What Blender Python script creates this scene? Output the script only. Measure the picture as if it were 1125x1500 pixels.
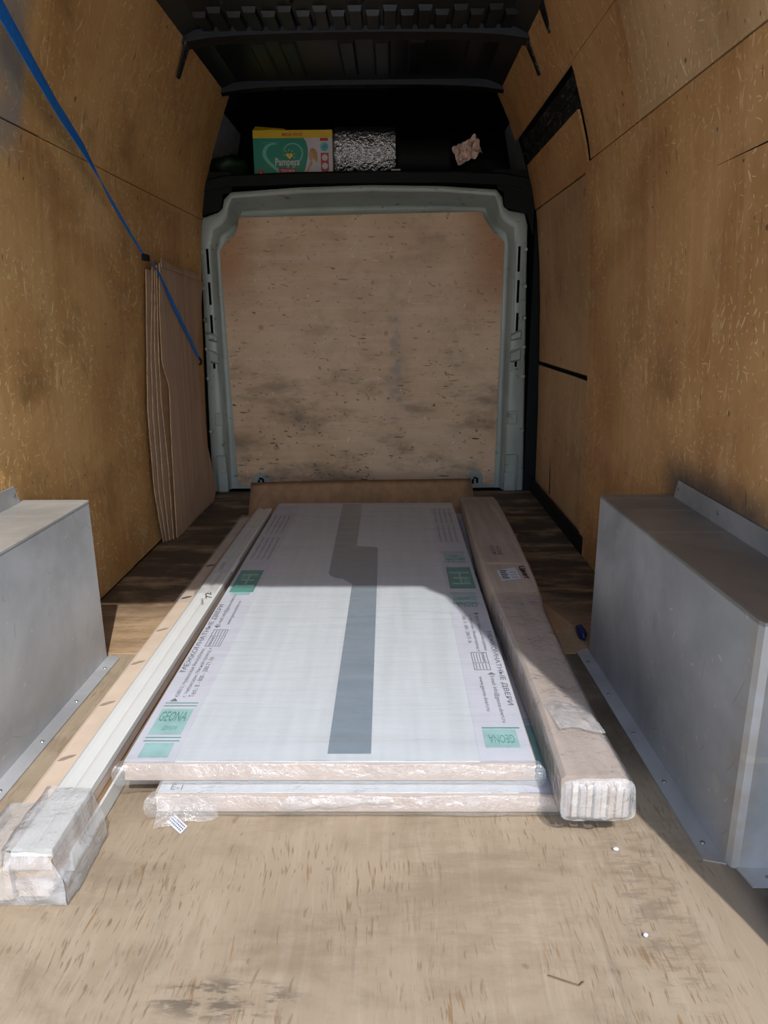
import bpy, bmesh, math, random
from mathutils import Vector, Matrix, noise
random.seed(7)
for o in list(bpy.data.objects): bpy.data.objects.remove(o)
scn = bpy.context.scene
COL = scn.collection

# ---------------------------------------------------------------- camera
def camera(pitch, yaw, roll, height, f_px):
    p, y, r = map(math.radians, (pitch, yaw, roll))
    f = Vector((-math.sin(y)*math.cos(p), math.cos(y)*math.cos(p), -math.sin(p)))
    rt = Vector((math.cos(y), math.sin(y), 0)); up = rt.cross(f)
    rt2 = rt*math.cos(r) + up*math.sin(r); up2 = -rt*math.sin(r) + up*math.cos(r)
    cd = bpy.data.cameras.new('camera'); co = bpy.data.objects.new('camera', cd); COL.objects.link(co)
    m = Matrix((rt2, up2, -f)).transposed().to_4x4(); m.translation = (0, 0, height)
    co.matrix_world = m
    cd.sensor_fit = 'VERTICAL'; cd.sensor_height = 36; cd.lens = f_px/1500*36
    cd.clip_start = .02; cd.clip_end = 200
    scn.camera = co
camera(15.3, 0.7, -0.4, 0.92, 1050)

# ---------------------------------------------------------------- light
SUN_DIR = Vector((-0.275, 0.94, -1.12)).normalized()
sl = bpy.data.lights.new('sun', 'SUN'); sl.energy = 4.5; sl.angle = math.radians(.6); sl.color = (1, .985, .965)
so = bpy.data.objects.new('sun', sl); COL.objects.link(so)
so.rotation_euler = SUN_DIR.to_track_quat('-Z', 'Y').to_euler(); so.location = (2, -4, 6)
w = bpy.data.worlds.new('world'); scn.world = w; w.use_nodes = True
wn = w.node_tree; bg = wn.nodes['Background']
sky = wn.nodes.new('ShaderNodeTexSky'); sky.sky_type = 'NISHITA'; sky.sun_disc = False
sky.sun_elevation = math.asin(-SUN_DIR.z); sky.sun_rotation = math.atan2(-SUN_DIR.x, -SUN_DIR.y)
sky.air_density = 1.0; sky.dust_density = 0.9; sky.ozone_density = 1.0
wn.links.new(sky.outputs[0], bg.inputs['Color'])
bg.inputs['Strength'].default_value = .43
vs = scn.view_settings; vs.view_transform = 'Standard'; vs.look = 'None'; vs.gamma = 1; vs.use_curve_mapping = False
vs.exposure = 0.0

# ---------------------------------------------------------------- materials
def lin(c): return tuple((v/255/12.92 if v/255 <= .04045 else ((v/255+.055)/1.055)**2.4) for v in c) + (1,)
class M:
    def __init__(s, name):
        s.m = bpy.data.materials.new(name); s.m.use_nodes = True; s.t = s.m.node_tree; s.b = s.t.nodes['Principled BSDF']
        s.out = s.t.nodes['Material Output']
    def n(s, k, **kw):
        x = s.t.nodes.new(k)
        for a, v in kw.items(): setattr(x, a, v)
        return x
    def l(s, a, b): s.t.links.new(a, b)
    def put(s, v, sock):
        if hasattr(v, 'is_output'): s.l(v, sock)
        else: sock.default_value = v
    def pos(s): return s.n('ShaderNodeTexCoord').outputs['Object']
    def uv(s, au, av):                                                  # two of the object axes as a flat vector
        sp = s.n('ShaderNodeSeparateXYZ'); s.l(s.pos(), sp.inputs[0]); cb = s.n('ShaderNodeCombineXYZ')
        s.l(sp.outputs['XYZ'.index(au)], cb.inputs[0]); s.l(sp.outputs['XYZ'.index(av)], cb.inputs[1]); return cb.outputs[0]
    def axis(s, a):
        sp = s.n('ShaderNodeSeparateXYZ'); s.l(s.pos(), sp.inputs[0]); return sp.outputs['XYZ'.index(a)]
    def scale(s, v, k):
        x = s.n('ShaderNodeVectorMath', operation='MULTIPLY'); s.l(v, x.inputs[0]); x.inputs[1].default_value = k; return x.outputs[0]
    def noise(s, v, sc=1, det=4, rough=.55, dist=0):
        x = s.n('ShaderNodeTexNoise'); s.l(v, x.inputs['Vector']); x.inputs['Scale'].default_value = sc
        x.inputs['Detail'].default_value = det; x.inputs['Roughness'].default_value = rough; x.inputs['Distortion'].default_value = dist
        return x.outputs['Fac']
    def ramp(s, f, a, b, lo=0., hi=1.):
        x = s.n('ShaderNodeMapRange', interpolation_type='SMOOTHSTEP'); s.l(f, x.inputs['Value'])
        for i, v in zip(('From Min', 'From Max', 'To Min', 'To Max'), (a, b, lo, hi)): x.inputs[i].default_value = v
        return x.outputs['Result']
    def mth(s, op, a, b=0.):
        x = s.n('ShaderNodeMath', operation=op); s.put(a, x.inputs[0]); s.put(b, x.inputs[1]); return x.outputs[0]
    def mix(s, f, a, b, mode='MIX'):
        x = s.n('ShaderNodeMix', data_type='RGBA', blend_type=mode); s.put(f, x.inputs['Factor']); s.put(a, x.inputs['A']); s.put(b, x.inputs['B'])
        return x.outputs['Result']
    def flecks(s, v, sc, L, W, ang=0., rng=6.28, keep=.5):              # short strokes, one per random cell, each with its own angle and length
        vo = s.n('ShaderNodeTexVoronoi', voronoi_dimensions='2D'); s.l(v, vo.inputs['Vector']); vo.inputs['Scale'].default_value = sc
        d = s.n('ShaderNodeVectorMath', operation='SUBTRACT'); s.l(v, d.inputs[0]); s.l(vo.outputs['Position'], d.inputs[1])
        c = s.n('ShaderNodeSeparateColor'); s.l(vo.outputs['Color'], c.inputs[0])
        r = s.n('ShaderNodeVectorRotate', rotation_type='Z_AXIS'); s.l(d.outputs[0], r.inputs['Vector'])
        s.l(s.mth('ADD', s.mth('MULTIPLY', s.mth('SUBTRACT', c.outputs[0], .5), rng), ang), r.inputs['Angle'])
        q = s.n('ShaderNodeSeparateXYZ'); s.l(r.outputs[0], q.inputs[0])
        ll = s.mth('MULTIPLY', s.mth('ADD', s.mth('POWER', c.outputs[1], 2.), .25), L)
        x = s.mth('DIVIDE', q.outputs[0], ll)
        bend = s.mth('ADD', q.outputs[1], s.mth('MULTIPLY', s.mth('MULTIPLY', x, x), s.mth('MULTIPLY', s.mth('SUBTRACT', c.outputs[2], .5), L*.5)))
        y = s.mth('DIVIDE', bend, s.mth('MULTIPLY', s.mth('ADD', c.outputs[0], .4), W))
        e = s.mth('ADD', s.mth('MULTIPLY', x, x), s.mth('MULTIPLY', y, y))
        return s.mth('MULTIPLY', s.ramp(e, 1.0, .3), s.mth('LESS_THAN', c.outputs[2], keep))
    def bump(s, h, strength=.2, dist=.01):
        x = s.n('ShaderNodeBump'); x.inputs['Strength'].default_value = strength; x.inputs['Distance'].default_value = dist
        s.l(h, x.inputs['Height']); s.l(x.outputs[0], s.b.inputs['Normal']); return x.outputs[0]
    def done(s, col, rough=.6, metal=0., spec=.5):
        s.put(col, s.b.inputs['Base Color']); s.put(rough, s.b.inputs['Roughness']); s.put(metal, s.b.inputs['Metallic'])
        s.put(spec, s.b.inputs['Specular IOR Level']); return s.m
def flat(name, c, rough=.6, metal=0., spec=.5, vary=.12, sc=14):
    m = M(name); p = m.pos(); c4 = lin(c)
    f = m.noise(p, sc, 5)
    lo = tuple(x*(1-vary) for x in c4[:3]) + (1,); hi = tuple(min(1, x*(1+vary)) for x in c4[:3]) + (1,)
    return m.done(m.mix(m.ramp(f, .3, .7), lo, hi), rough, metal, spec)

def plywood(name, au, av, base, dark, light, grain='u', scr=1.0, dirt=.5, knots=True):
    """plywood seen in the plane au/av; grain along u or v; scr = how many pale scratches"""
    m = M(name); v = m.uv(au, av)
    gk = (1.2, 26, 1) if grain == 'u' else (26, 1.2, 1)
    blotch = m.noise(v, 2.2, 4, .6, .4); g = m.noise(m.scale(v, gk), 1, 6, .65, .5); fine = m.noise(m.scale(v, tuple(k*5 for k in gk)), 1, 3)
    c = m.mix(m.ramp(blotch, .3, .7), lin(base), lin(dark))
    c = m.mix(m.ramp(g, .45, .75, 0, .45), c, lin(light)); c = m.mix(m.ramp(fine, .5, .8, 0, .25), c, lin(dark))
    ga = 0 if grain == 'u' else 1.57
    if scr:
        wear = m.ramp(m.noise(v, 3.1, 3), .35, .65)
        rubd = m.ramp(m.noise(m.scale(v, (1.4, 1, 1)), 7, 5, .7, .6), .52, .68); c = m.mix(m.mth('MULTIPLY', m.mth('MULTIPLY', rubd, wear), .32*min(1, scr)), c, lin(tuple(min(255, x*1.06+8) for x in light)))
        s1 = m.flecks(v, 8, .045, .0028, .9, 2.6, .9*min(scr, 1)); s2 = m.flecks(m.scale(v, (1.01, 1, 1)), 21, .020, .0028, .5, 3.2, .85*scr); s3 = m.flecks(m.scale(v, (1, 1.03, 1)), 6, .028, .006, .7, 6, .28*scr)
        s4 = m.flecks(m.scale(v, (1.07, 1, 1)), 39, .011, .0022, .8, 3.0, .7*scr)
        s = m.mth('MAXIMUM', m.mth('MAXIMUM', s1, s4), m.mth('MAXIMUM', s2, m.mth('MULTIPLY', s3, .6)))
        c = m.mix(m.mth('MULTIPLY', m.mth('MULTIPLY', s, .46), m.ramp(wear, 0, 1, .3, 1)), c, lin(tuple(min(255, x*1.25+22) for x in light)))
    d1 = m.flecks(m.scale(v, (1, .97, 1)), 15, .020, .002, ga, .5, .4); d2 = m.flecks(m.scale(v, (.95, 1, 1)), 5, .016, .0055, ga+.2, 1, .35)
    d = m.mth('MULTIPLY', m.mth('MAXIMUM', d1, d2), .7 if knots else .3)
    c = m.mix(d, c, lin(tuple(x*.3 for x in dark)))
    dm = m.mth('MULTIPLY', m.ramp(m.noise(v, 4.3, 6, .7), .5, .72), dirt); c = m.mix(dm, c, lin(tuple(x*.55+8 for x in dark)))
    m.v = v; m.g = g; m.c = c
    m.bump(m.mth('ADD', g, m.mth('MULTIPLY', fine, .6)), .12, .004)
    return m
def fin(m, rough=.55, spec=.35): return m.done(m.c, rough, 0, spec)

mWL_ = plywood('left_wall_plywood', 'Y', 'Z', (204, 160, 102), (178, 130, 76), (216, 178, 126), 'v', 1.0, .45)
_e = mWL_.mth('MULTIPLY', mWL_.ramp(mWL_.mth('ABSOLUTE', mWL_.mth('SUBTRACT', mWL_.axis('Y'), 1.93)), .10, .03), mWL_.mth('MULTIPLY', mWL_.ramp(mWL_.axis('Z'), 1.27, 1.36), mWL_.ramp(mWL_.noise(mWL_.v, 7, 4), .3, .6, .4, 1)))
mWL_.c = mWL_.mix(mWL_.mth('MULTIPLY', _e, .7), mWL_.c, lin((120, 128, 132)))
mWL = fin(mWL_)
mWR_ = plywood('right_wall_plywood', 'Y', 'Z', (200, 152, 98), (172, 122, 72), (212, 171, 122), 'v', 1.0, .35)
# grey grime rubbed off the wheel cover, on the wood just over it
_z = mWR_.axis('Z'); _y = mWR_.axis('Y')
_g = mWR_.mth('MULTIPLY', mWR_.ramp(_z, .60, .50), mWR_.ramp(_y, 1.98, 1.80))
_g = mWR_.mth('MULTIPLY', _g, mWR_.ramp(mWR_.noise(mWR_.v, 9, 4), .25, .6, .55, 1))
mWR_.c = mWR_.mix(mWR_.mth('MULTIPLY', _g, .85), mWR_.c, lin((66, 68, 70)))
mWR = fin(mWR_)
mWU = fin(plywood('upper_right_plywood', 'Y', 'Z', (204, 166, 120), (182, 142, 96), (216, 182, 138), 'v', .9, .3))
mDP = fin(plywood('sliding_door_plywood', 'Y', 'Z', (196, 158, 112), (174, 134, 92), (210, 178, 136), 'v', .35, .3))
mBD_ = plywood('bulkhead_plywood', 'X', 'Z', (214, 182, 150), (196, 160, 126), (224, 196, 168), 'u', .08, .35)
def board_marks(m):
    v = m.v
    lowz = m.ramp(m.axis('Z'), 1.0, .3)
    a = m.flecks(m.scale(v, (1, 1.04, 1)), 13, .035, .004, 0, .25, .7); b = m.flecks(v, 24, .016, .005, 0, 3, .5)
    k = m.mth('MAXIMUM', a, m.mth('MULTIPLY', b, .7))
    k = m.mth('MULTIPLY', m.mth('MULTIPLY', k, m.ramp(m.noise(v, 5, 3), .4, .6)), m.ramp(lowz, 0, 1, .5, 1.))
    m.c = m.mix(k, m.c, lin((62, 46, 34)))
    gm = m.mth('MULTIPLY', m.ramp(m.noise(m.scale(v, (1, 2.5, 1)), 2.6, 5, .65), .45, .7), m.ramp(lowz, 0, 1, .2, .75))
    m.c = m.mix(gm, m.c, lin((118, 98, 76)))
    sm = m.mth('MULTIPLY', m.ramp(m.mth('ABSOLUTE', m.mth('SUBTRACT', m.axis('X'), .02)), .06, .01), m.mth('MULTIPLY', m.ramp(m.axis('Z'), .35, .5), m.ramp(m.axis('Z'), 1.15, .95))); sm = m.mth('MULTIPLY', sm, m.ramp(m.noise(v, 12, 4), .4, .65)); m.c = m.mix(m.mth('MULTIPLY', sm, .6), m.c, lin((140, 134, 130)))
    kn = m.flecks(m.scale(v, (1, .93, 1)), 3.2, .030, .012, 0, .4, .55); m.c = m.mix(m.mth('MULTIPLY', kn, .4), m.c, lin((112, 78, 50)))
    edge = m.mth('MAXIMUM', m.ramp(m.axis('X'), .25, .55), m.ramp(m.axis('X'), -.62, -.85))
    edge = m.mth('MULTIPLY', edge, m.ramp(m.axis('Z'), .8, 1.2)); m.c = m.mix(m.mth('MULTIPLY', edge, .65), m.c, lin((158, 96, 48)))
board_marks(mBD_); mBD = fin(mBD_)
def floor_mat(name, grain, base, dark, light, grime):
    m = plywood(name, 'X', 'Y', base, dark, light, grain, 0, .3, False)
    v = m.v; ga = 0 if grain == 'u' else 1.57
    st = m.noise(m.scale(v, (2, 40, 1) if grain == 'u' else (40, 2, 1)), 1, 5, .7, .8)
    m.c = m.mix(m.mth('MULTIPLY', m.ramp(st, .55, .7), m.ramp(m.noise(v, 4, 4), .4, .6, .05, .3)), m.c, lin(tuple(x*.75 for x in dark)))
    wv = m.n('ShaderNodeVectorMath', operation='ADD'); m.l(v, wv.inputs[0])
    wn_ = m.n('ShaderNodeTexNoise'); m.l(v, wn_.inputs['Vector']); wn_.inputs['Scale'].default_value = 3.5; wn_.inputs['Detail'].default_value = 2
    m.l(m.scale(wn_.outputs['Color'], (.05, .05, 0)), wv.inputs[1]); v2 = wv.outputs[0]
    k1 = (13, 110, 1) if grain == 'u' else (110, 13, 1); k2 = (26, 230, 1) if grain == 'u' else (230, 26, 1); k3 = (5, 60, 1) if grain == 'u' else (60, 5, 1)
    s1 = m.ramp(m.noise(m.scale(v2, k1), 1, 2, .5), .60, .70); s2 = m.ramp(m.noise(m.scale(v2, k2), 1, 2, .5), .58, .68); s3 = m.ramp(m.noise(m.scale(v2, k3), 1, 4, .65), .50, .66)
    area = m.ramp(m.noise(v, 3.8, 4, .6), .40, .62, .06, 1)
    m.c = m.mix(m.mth('MULTIPLY', m.mth('MULTIPLY', s1, area), .8), m.c, lin((122, 94, 66))); m.c = m.mix(m.mth('MULTIPLY', m.mth('MULTIPLY', s2, area), .7), m.c, lin((98, 81, 63)))
    m.c = m.mix(m.mth('MULTIPLY', s3, .18), m.c, lin((168, 157, 140)))
    sp_ = m.ramp(m.noise(v, 55, 3, .7), .66, .74); m.c = m.mix(m.mth('MULTIPLY', m.mth('MULTIPLY', sp_, area), .45), m.c, lin((96, 82, 66)))
    gr = m.ramp(m.noise(m.scale(v, (2.0, 5, 1)), 1.6, 6, .7, .3), .46, .66)
    m.c = m.mix(m.mth('MULTIPLY', gr, grime), m.c, lin((96, 80, 64)))
    return m
mF1_ = floor_mat('near_floor_plywood', 'v', (148, 133, 112), (138, 123, 103), (156, 143, 124), .34)
# black scuff near the tail end
def scuff(m, cx, cy, rx, ry, col, k):
    ex = m.mth('DIVIDE', m.mth('SUBTRACT', m.axis('X'), cx), rx); ey = m.mth('DIVIDE', m.mth('SUBTRACT', m.axis('Y'), cy), ry)
    e = m.ramp(m.mth('ADD', m.mth('MULTIPLY', ex, ex), m.mth('MULTIPLY', ey, ey)), 1, .2)
    t = m.ramp(m.noise(m.scale(m.v, (18, 60, 1)), 1, 5, .7), .47, .58)
    m.c = m.mix(m.mth('MULTIPLY', m.mth('MULTIPLY', e, t), k), m.c, lin(col))
scuff(mF1_, -.24, .785, .13, .04, (84, 76, 66), .75)
scuff(mF1_, .42, .95, .07, .25, (112, 98, 84), .55)
scuff(mF1_, .15, .98, .2, .22, (128, 112, 95), .35)
# shade beside the right wheel box painted into the floor colour, over some dirt
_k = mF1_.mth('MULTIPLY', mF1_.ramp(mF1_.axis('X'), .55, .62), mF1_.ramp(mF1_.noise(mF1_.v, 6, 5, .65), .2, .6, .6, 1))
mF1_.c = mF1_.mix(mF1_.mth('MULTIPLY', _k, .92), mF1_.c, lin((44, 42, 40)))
_k = mF1_.mth('MULTIPLY', mF1_.ramp(mF1_.axis('X'), .42, .50), mF1_.mth('MULTIPLY', mF1_.ramp(mF1_.axis('Y'), 1.22, 1.40), mF1_.ramp(mF1_.noise(mF1_.v, 6, 5, .65), .2, .6, .5, 1)))  # painted shade carried further in, between carton and wheel box
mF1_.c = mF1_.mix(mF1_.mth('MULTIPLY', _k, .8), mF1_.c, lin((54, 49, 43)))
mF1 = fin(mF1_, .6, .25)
mF2_ = floor_mat('far_floor_plywood', 'u', (168, 142, 112), (140, 114, 84), (182, 158, 128), .6)
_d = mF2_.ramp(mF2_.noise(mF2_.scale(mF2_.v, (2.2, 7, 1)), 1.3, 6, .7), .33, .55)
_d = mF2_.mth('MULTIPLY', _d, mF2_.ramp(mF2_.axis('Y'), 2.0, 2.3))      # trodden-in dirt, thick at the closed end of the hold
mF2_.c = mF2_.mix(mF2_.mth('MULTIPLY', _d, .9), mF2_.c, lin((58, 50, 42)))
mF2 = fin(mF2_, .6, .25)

def galv(name, base, blotchy=1.):
    m = M(name); p = m.pos()
    a = m.noise(p, 2.6, 5, .6, .5); b = m.noise(p, 17, 5, .65); c = m.noise(m.scale(p, (1, 1, 3)), 4, 4, .6)
    lo = tuple(x*.88 for x in base); hi = tuple(min(255, x*1.07) for x in base)
    col = m.mix(m.ramp(a, .3, .7), lin(lo), lin(hi)); col = m.mix(m.ramp(b, .5, .75, 0, .12), col, lin(tuple(x*.7 for x in base)))
    col = m.mix(m.ramp(c, .55, .75, 0, .25*blotchy), col, lin((170, 160, 146)))
    sc = m.flecks(m.uv('Y', 'Z'), 9, .05, .0014, .8, 2.2, .6); sd = m.flecks(m.uv('Y', 'Z'), 17, .012, .003, 0, 6, .35); se = m.flecks(m.uv('Y', 'Z'), 6, .03, .012, 1.5, 1, .3)
    col = m.mix(m.mth('MULTIPLY', sc, .35), col, lin((84, 86, 88))); col = m.mix(m.mth('MULTIPLY', sd, .45), col, lin((214, 212, 206))); col = m.mix(m.mth('MULTIPLY', se, .3), col, lin((206, 200, 180)))
    m.bump(m.mth('ADD', a, m.mth('MULTIPLY', b, .2)), .08, .02)
    return m.done(col, m.ramp(b, .2, .8, .42, .55), .45, .5)
def rub(m_, y0, y1):
    t = m_.node_tree; b = t.nodes['Principled BSDF']; src = b.inputs['Base Color'].links[0].from_socket
    q = M.__new__(M); q.m = m_; q.t = t; q.b = b
    k = q.mth('MULTIPLY', q.mth('MULTIPLY', q.ramp(q.axis('Y'), y1, y0), q.ramp(q.axis('X'), -.058, -.085)), q.ramp(q.noise(q.pos(), 16, 4), .35, .6, .05, .42))
    t.links.new(q.mix(k, src, lin((158, 142, 120))), b.inputs['Base Color']); return m_
mGL = galv('galvanised_sheet', (176, 177, 178)); mGR = galv('dull_galvanised_sheet', (178, 178, 178), .6)
rub(mGR, -.400, -.345)
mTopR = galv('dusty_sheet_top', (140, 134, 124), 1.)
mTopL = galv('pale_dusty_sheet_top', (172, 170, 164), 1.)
mScrew = flat('zinc_screw', (128, 126, 120), .45, .7)
mPaint = flat('grey_green_paint', (152, 157, 149), .42, 0, .5, .10, 6)
def worn_paint():
    m = M('worn_bulkhead_paint'); p = m.pos()
    c = m.mix(m.ramp(m.noise(p, 4, 4), .3, .7), lin((146, 151, 142)), lin((164, 168, 159)))
    k = m.mth('MULTIPLY', m.ramp(m.noise(m.scale(p, (9, 9, 22)), 1, 5, .7), .60, .68), .7); c = m.mix(k, c, lin((58, 54, 46)))
    return m.done(c, .4, 0, .5)
mBulk = worn_paint()
def black_paint():
    m = M('black_body_paint'); p = m.pos()
    c = m.mix(m.ramp(m.noise(p, 5, 4), .3, .7), lin((12, 15, 17)), lin((24, 28, 31)))
    k = m.mth('MULTIPLY', m.ramp(m.noise(p, 28, 5, .7), .62, .72), .35); c = m.mix(k, c, lin((92, 90, 84)))
    m.bump(m.noise(p, 7, 2), .04, .02)
    return m.done(c, .32, 0, .5)
mBlk = black_paint()
mBow = flat('black_bow_paint', (13, 15, 17), .5, 0, .3, .4, 9)
mPit = flat('black_plastic_trim', (17, 18, 17), .7, 0, .2)
def dusty_rail():
    m = M('dusty_black_rail'); p = m.pos()
    k = m.mth('MAXIMUM', m.ramp(m.noise(m.scale(p, (1, 1, 2)), 14, 6, .75, 1.), .52, .66), m.mth('MULTIPLY', m.flecks(m.uv('Y', 'Z'), 22, .03, .002, .4, 2, .6), .9))
    c = m.mix(m.mth('MULTIPLY', k, .75), lin((13, 14, 14)), lin((118, 120, 112)))
    return m.done(c, .6, 0, .3)
mRail = dusty_rail()
mDark = flat('black_slot', (6, 6, 6), .9, 0, .1)
mVan = flat('white_van_paint', (205, 205, 202), .35)
mGround = flat('pale_bounce_ground', (196, 195, 193), .9, 0, .2, .15, 3)
# --- packages
def white_door():
    m = M('white_door_skin'); v = m.uv('X', 'Y')
    c = m.mix(m.ramp(m.noise(m.scale(v, (30, 2, 1)), 1, 4), .3, .7), lin((182, 188, 192)), lin((191, 197, 201)))
    return m.done(c, .45, 0, .4)
mDoor = white_door()
mGlass = flat('grey_satin_glass_inlay', (108, 124, 136), .18, 0, .6, .04)
mStrip = flat('white_printed_card_strip', (184, 186, 196), .6, 0, .3, .04)
mGreen = flat('green_print', (52, 132, 118), .6, 0, .3, .12, 30); mPale = flat('pale_green_print', (132, 172, 170), .6, 0, .3, .1, 30)
mInk = flat('grey_ink', (92, 94, 104), .7, 0, .2, .05); mInk2 = flat('black_marker_ink', (22, 22, 22), .7, 0, .2, .05)
mEdge = flat('raw_fibreboard_edge', (168, 150, 136), .8, 0, .2, .07, 20)
mPeach = flat('peach_fibreboard', (184, 166, 147), .75, 0, .2, .07, 9)
mOchre = flat('ochre_fibreboard', (168, 138, 104), .75, 0, .2, .1, 9)
mWhiteM = flat('white_moulding_foil', (188, 188, 184), .4, 0, .4, .03, 5)
def card(name, c, flute='Y'):
    m = M(name); p = m.pos(); f = m.noise(m.scale(p, tuple(1.5 if a == flute else 30 for a in 'XYZ')), 1, 4)
    b = m.noise(p, 5, 4); c1 = m.mix(m.ramp(f, .3, .7), lin(tuple(x*.93 for x in c)), lin(tuple(min(255, x*1.05) for x in c)))
    c1 = m.mix(m.ramp(b, .5, .75, 0, .35), c1, lin(tuple(x*.82 for x in c))); m.bump(m.mth('ADD', f, b), .12, .006)
    return m.done(c1, .75, 0, .2)
mCard = card('kraft_cardboard', (178, 148, 124), 'Z'); mCardY = card('pale_kraft_cardboard', (168, 152, 139), 'Y'); mCardB = card('brown_cardboard', (164, 130, 98), 'Y')
mCardEdge = flat('cardboard_edge', (176, 140, 104), .85, 0, .2, .25, 60)
def film(name, tint=.96, haze=.10, gloss=.35, sc=(20, 8, 20), bstr=.5, bump_sc=1., rough=.12):
    """clear packaging film: mostly lets light through, with glossy creases and a milky veil"""
    m = M(name); p = m.pos(); m.t.nodes.remove(m.b)
    vo = m.n('ShaderNodeTexVoronoi'); vo.inputs['Scale'].default_value = bump_sc*1.6; m.l(m.scale(p, sc), vo.inputs['Vector'])
    h = m.mth('ADD', m.mth('MULTIPLY', m.noise(m.scale(p, sc), bump_sc*.8, 5, .65, .25), .9), m.mth('MULTIPLY', vo.outputs['Distance'], .12))
    bp = m.n('ShaderNodeBump'); bp.inputs['Strength'].default_value = bstr; bp.inputs['Distance'].default_value = .02; m.l(h, bp.inputs['Height'])
    tr = m.n('ShaderNodeBsdfTransparent'); tr.inputs[0].default_value = (tint, tint, tint, 1)
    gl = m.n('ShaderNodeBsdfGlossy'); gl.inputs['Roughness'].default_value = rough; m.l(bp.outputs[0], gl.inputs['Normal'])
    df = m.n('ShaderNodeBsdfDiffuse'); df.inputs['Color'].default_value = (.66, .66, .66, 1)
    lw = m.n('ShaderNodeLayerWeight'); m.l(bp.outputs[0], lw.inputs['Normal'])
    fr = m.n('ShaderNodeMapRange'); m.l(m.mth('POWER', lw.outputs['Facing'], 4.), fr.inputs['Value']); fr.inputs['To Min'].default_value = .045; fr.inputs['To Max'].default_value = .75
    m1 = m.n('ShaderNodeMixShader'); m.l(m.mth('MULTIPLY', m.ramp(h, .30, .85, .6, 1.4), haze), m1.inputs[0]); m.l(tr.outputs[0], m1.inputs[1]); m.l(df.outputs[0], m1.inputs[2])
    m2 = m.n('ShaderNodeMixShader'); m.l(m.mth('MULTIPLY', fr.outputs[0], gloss*1.6), m2.inputs[0]); m.l(m1.outputs[0], m2.inputs[1]); m.l(gl.outputs[0], m2.inputs[2])
    m.l(m2.outputs[0], m.out.inputs[0]); return m.m
mFilmTop = film('clear_film_over_door', .97, .10, .5, (3, 26, 3), .35)
mFilmEnd = film('crumpled_clear_film', .96, .16, .9, (20, 16, 22), .9)
mFilmFlap = film('thin_clear_film', .97, .14, .7, (26, 22, 26), .8)
mFilmBag = film('milky_crumpled_film', .95, .36, .8, (26, 22, 28), .9)
mBlob = film('bunched_milky_film', .93, .34, .8, (40, 30, 32), .8)
mTape = flat('clear_brown_tape', (196, 172, 148), .2, 0, .6, .05)
mPaper = flat('white_paper_sticker', (186, 186, 190), .6, 0, .3, .03)
mTagW = flat('white_plastic_tape', (190, 193, 198), .35); mTagB = flat('dark_blue_print', (30, 38, 66), .5)
mStrap = flat('blue_polyester_webbing', (28, 112, 196), .7, 0, .25, .12, 60)
mBlue = flat('dark_blue_plastic', (14, 30, 78), .5)
def foil():
    m = M('silver_bubble_foil'); p = m.pos(); h = m.noise(p, 60, 3, .6)
    m.bump(h, .9, .02); return m.done(lin((226, 226, 226)), .22, 1.0)
mFoil = foil()
mBagB = flat('dark_cloth', (20, 24, 20), .9, 0, .1, .4, 12); mBagG = flat('dark_green_plastic_bag', (20, 36, 16), .5, 0, .3, .5, 10)
mTissue = flat('pinkish_crumpled_paper', (226, 196, 180), .8, 0, .2, .12, 30)
mTeal = flat('teal_box_print', (13, 124, 100), .4, 0, .4, .06); mYel = flat('yellow_box_print', (206, 170, 20), .4, 0, .4, .04)
mRed = flat('red_box_print', (168, 20, 34), .4, 0, .4, .04); mWht = flat('white_box_print', (186, 180, 180), .4, 0, .4, .04)
mMint = flat('mint_heart_print', (104, 170, 150), .4, 0, .4, .05); mSkin = flat('skin_tone_print', (186, 140, 114), .5, 0, .3, .05)
mHair = flat('fair_hair_print', (176, 128, 78), .5, 0, .3, .15, 60); mBluP = flat('blue_emblem_print', (60, 130, 176), .5)
mOrg = flat('amber_print', (236, 176, 40), .5)

# ---------------------------------------------------------------- mesh helpers (all take world coordinates)
def obj(name, bm, mat, parent=None, smooth=False, mats=None):
    me = bpy.data.meshes.new(name)
    off = Vector((0, 0, 0)); p = parent
    while p is not None: off += p.location; p = p.parent
    bmesh.ops.translate(bm, verts=bm.verts, vec=-off)
    bmesh.ops.recalc_face_normals(bm, faces=bm.faces)
    bm.to_mesh(me); bm.free()
    for m in (mats or [mat]): me.materials.append(m)
    if smooth:
        for f in me.polygons: f.use_smooth = True
    o = bpy.data.objects.new(name, me); COL.objects.link(o)
    if parent is not None: o.parent = parent
    return o
def thing(name, label, cat, loc, group=None):
    o = bpy.data.objects.new(name, None); COL.objects.link(o); o.location = loc; o.empty_display_size = .05
    o['label'] = label; o['category'] = cat
    if group: o['group'] = group
    return o
def tag(o, label, cat, group=None):
    o['label'] = label; o['category'] = cat
    if group: o['group'] = group
    return o
def settle(o, base):                                                   # put a single mesh's origin at its base
    b = Vector(base); o.data.transform(Matrix.Translation(-b)); o.location = b; return o
def struct(o): o['kind'] = 'structure'; return o
def root(name):
    o = bpy.data.objects.new(name, None); COL.objects.link(o); o['kind'] = 'structure'; o.empty_display_size = .1; return o
def box(bm, x0, x1, y0, y1, z0, z1, bev=0, seg=1):
    v = [bm.verts.new((x, y, z)) for x in (x0, x1) for y in (y0, y1) for z in (z0, z1)]
    fs = [bm.faces.new([v[i] for i in q]) for q in ((0, 1, 3, 2), (4, 6, 7, 5), (0, 4, 5, 1), (2, 3, 7, 6), (0, 2, 6, 4), (1, 5, 7, 3))]
    if bev:
        es = list({e for f in fs for e in f.edges})
        bmesh.ops.bevel(bm, geom=es, offset=bev, segments=seg, profile=.5, affect='EDGES')
    return bm
def B(*a, **k): return box(bmesh.new(), *a, **k)
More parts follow.
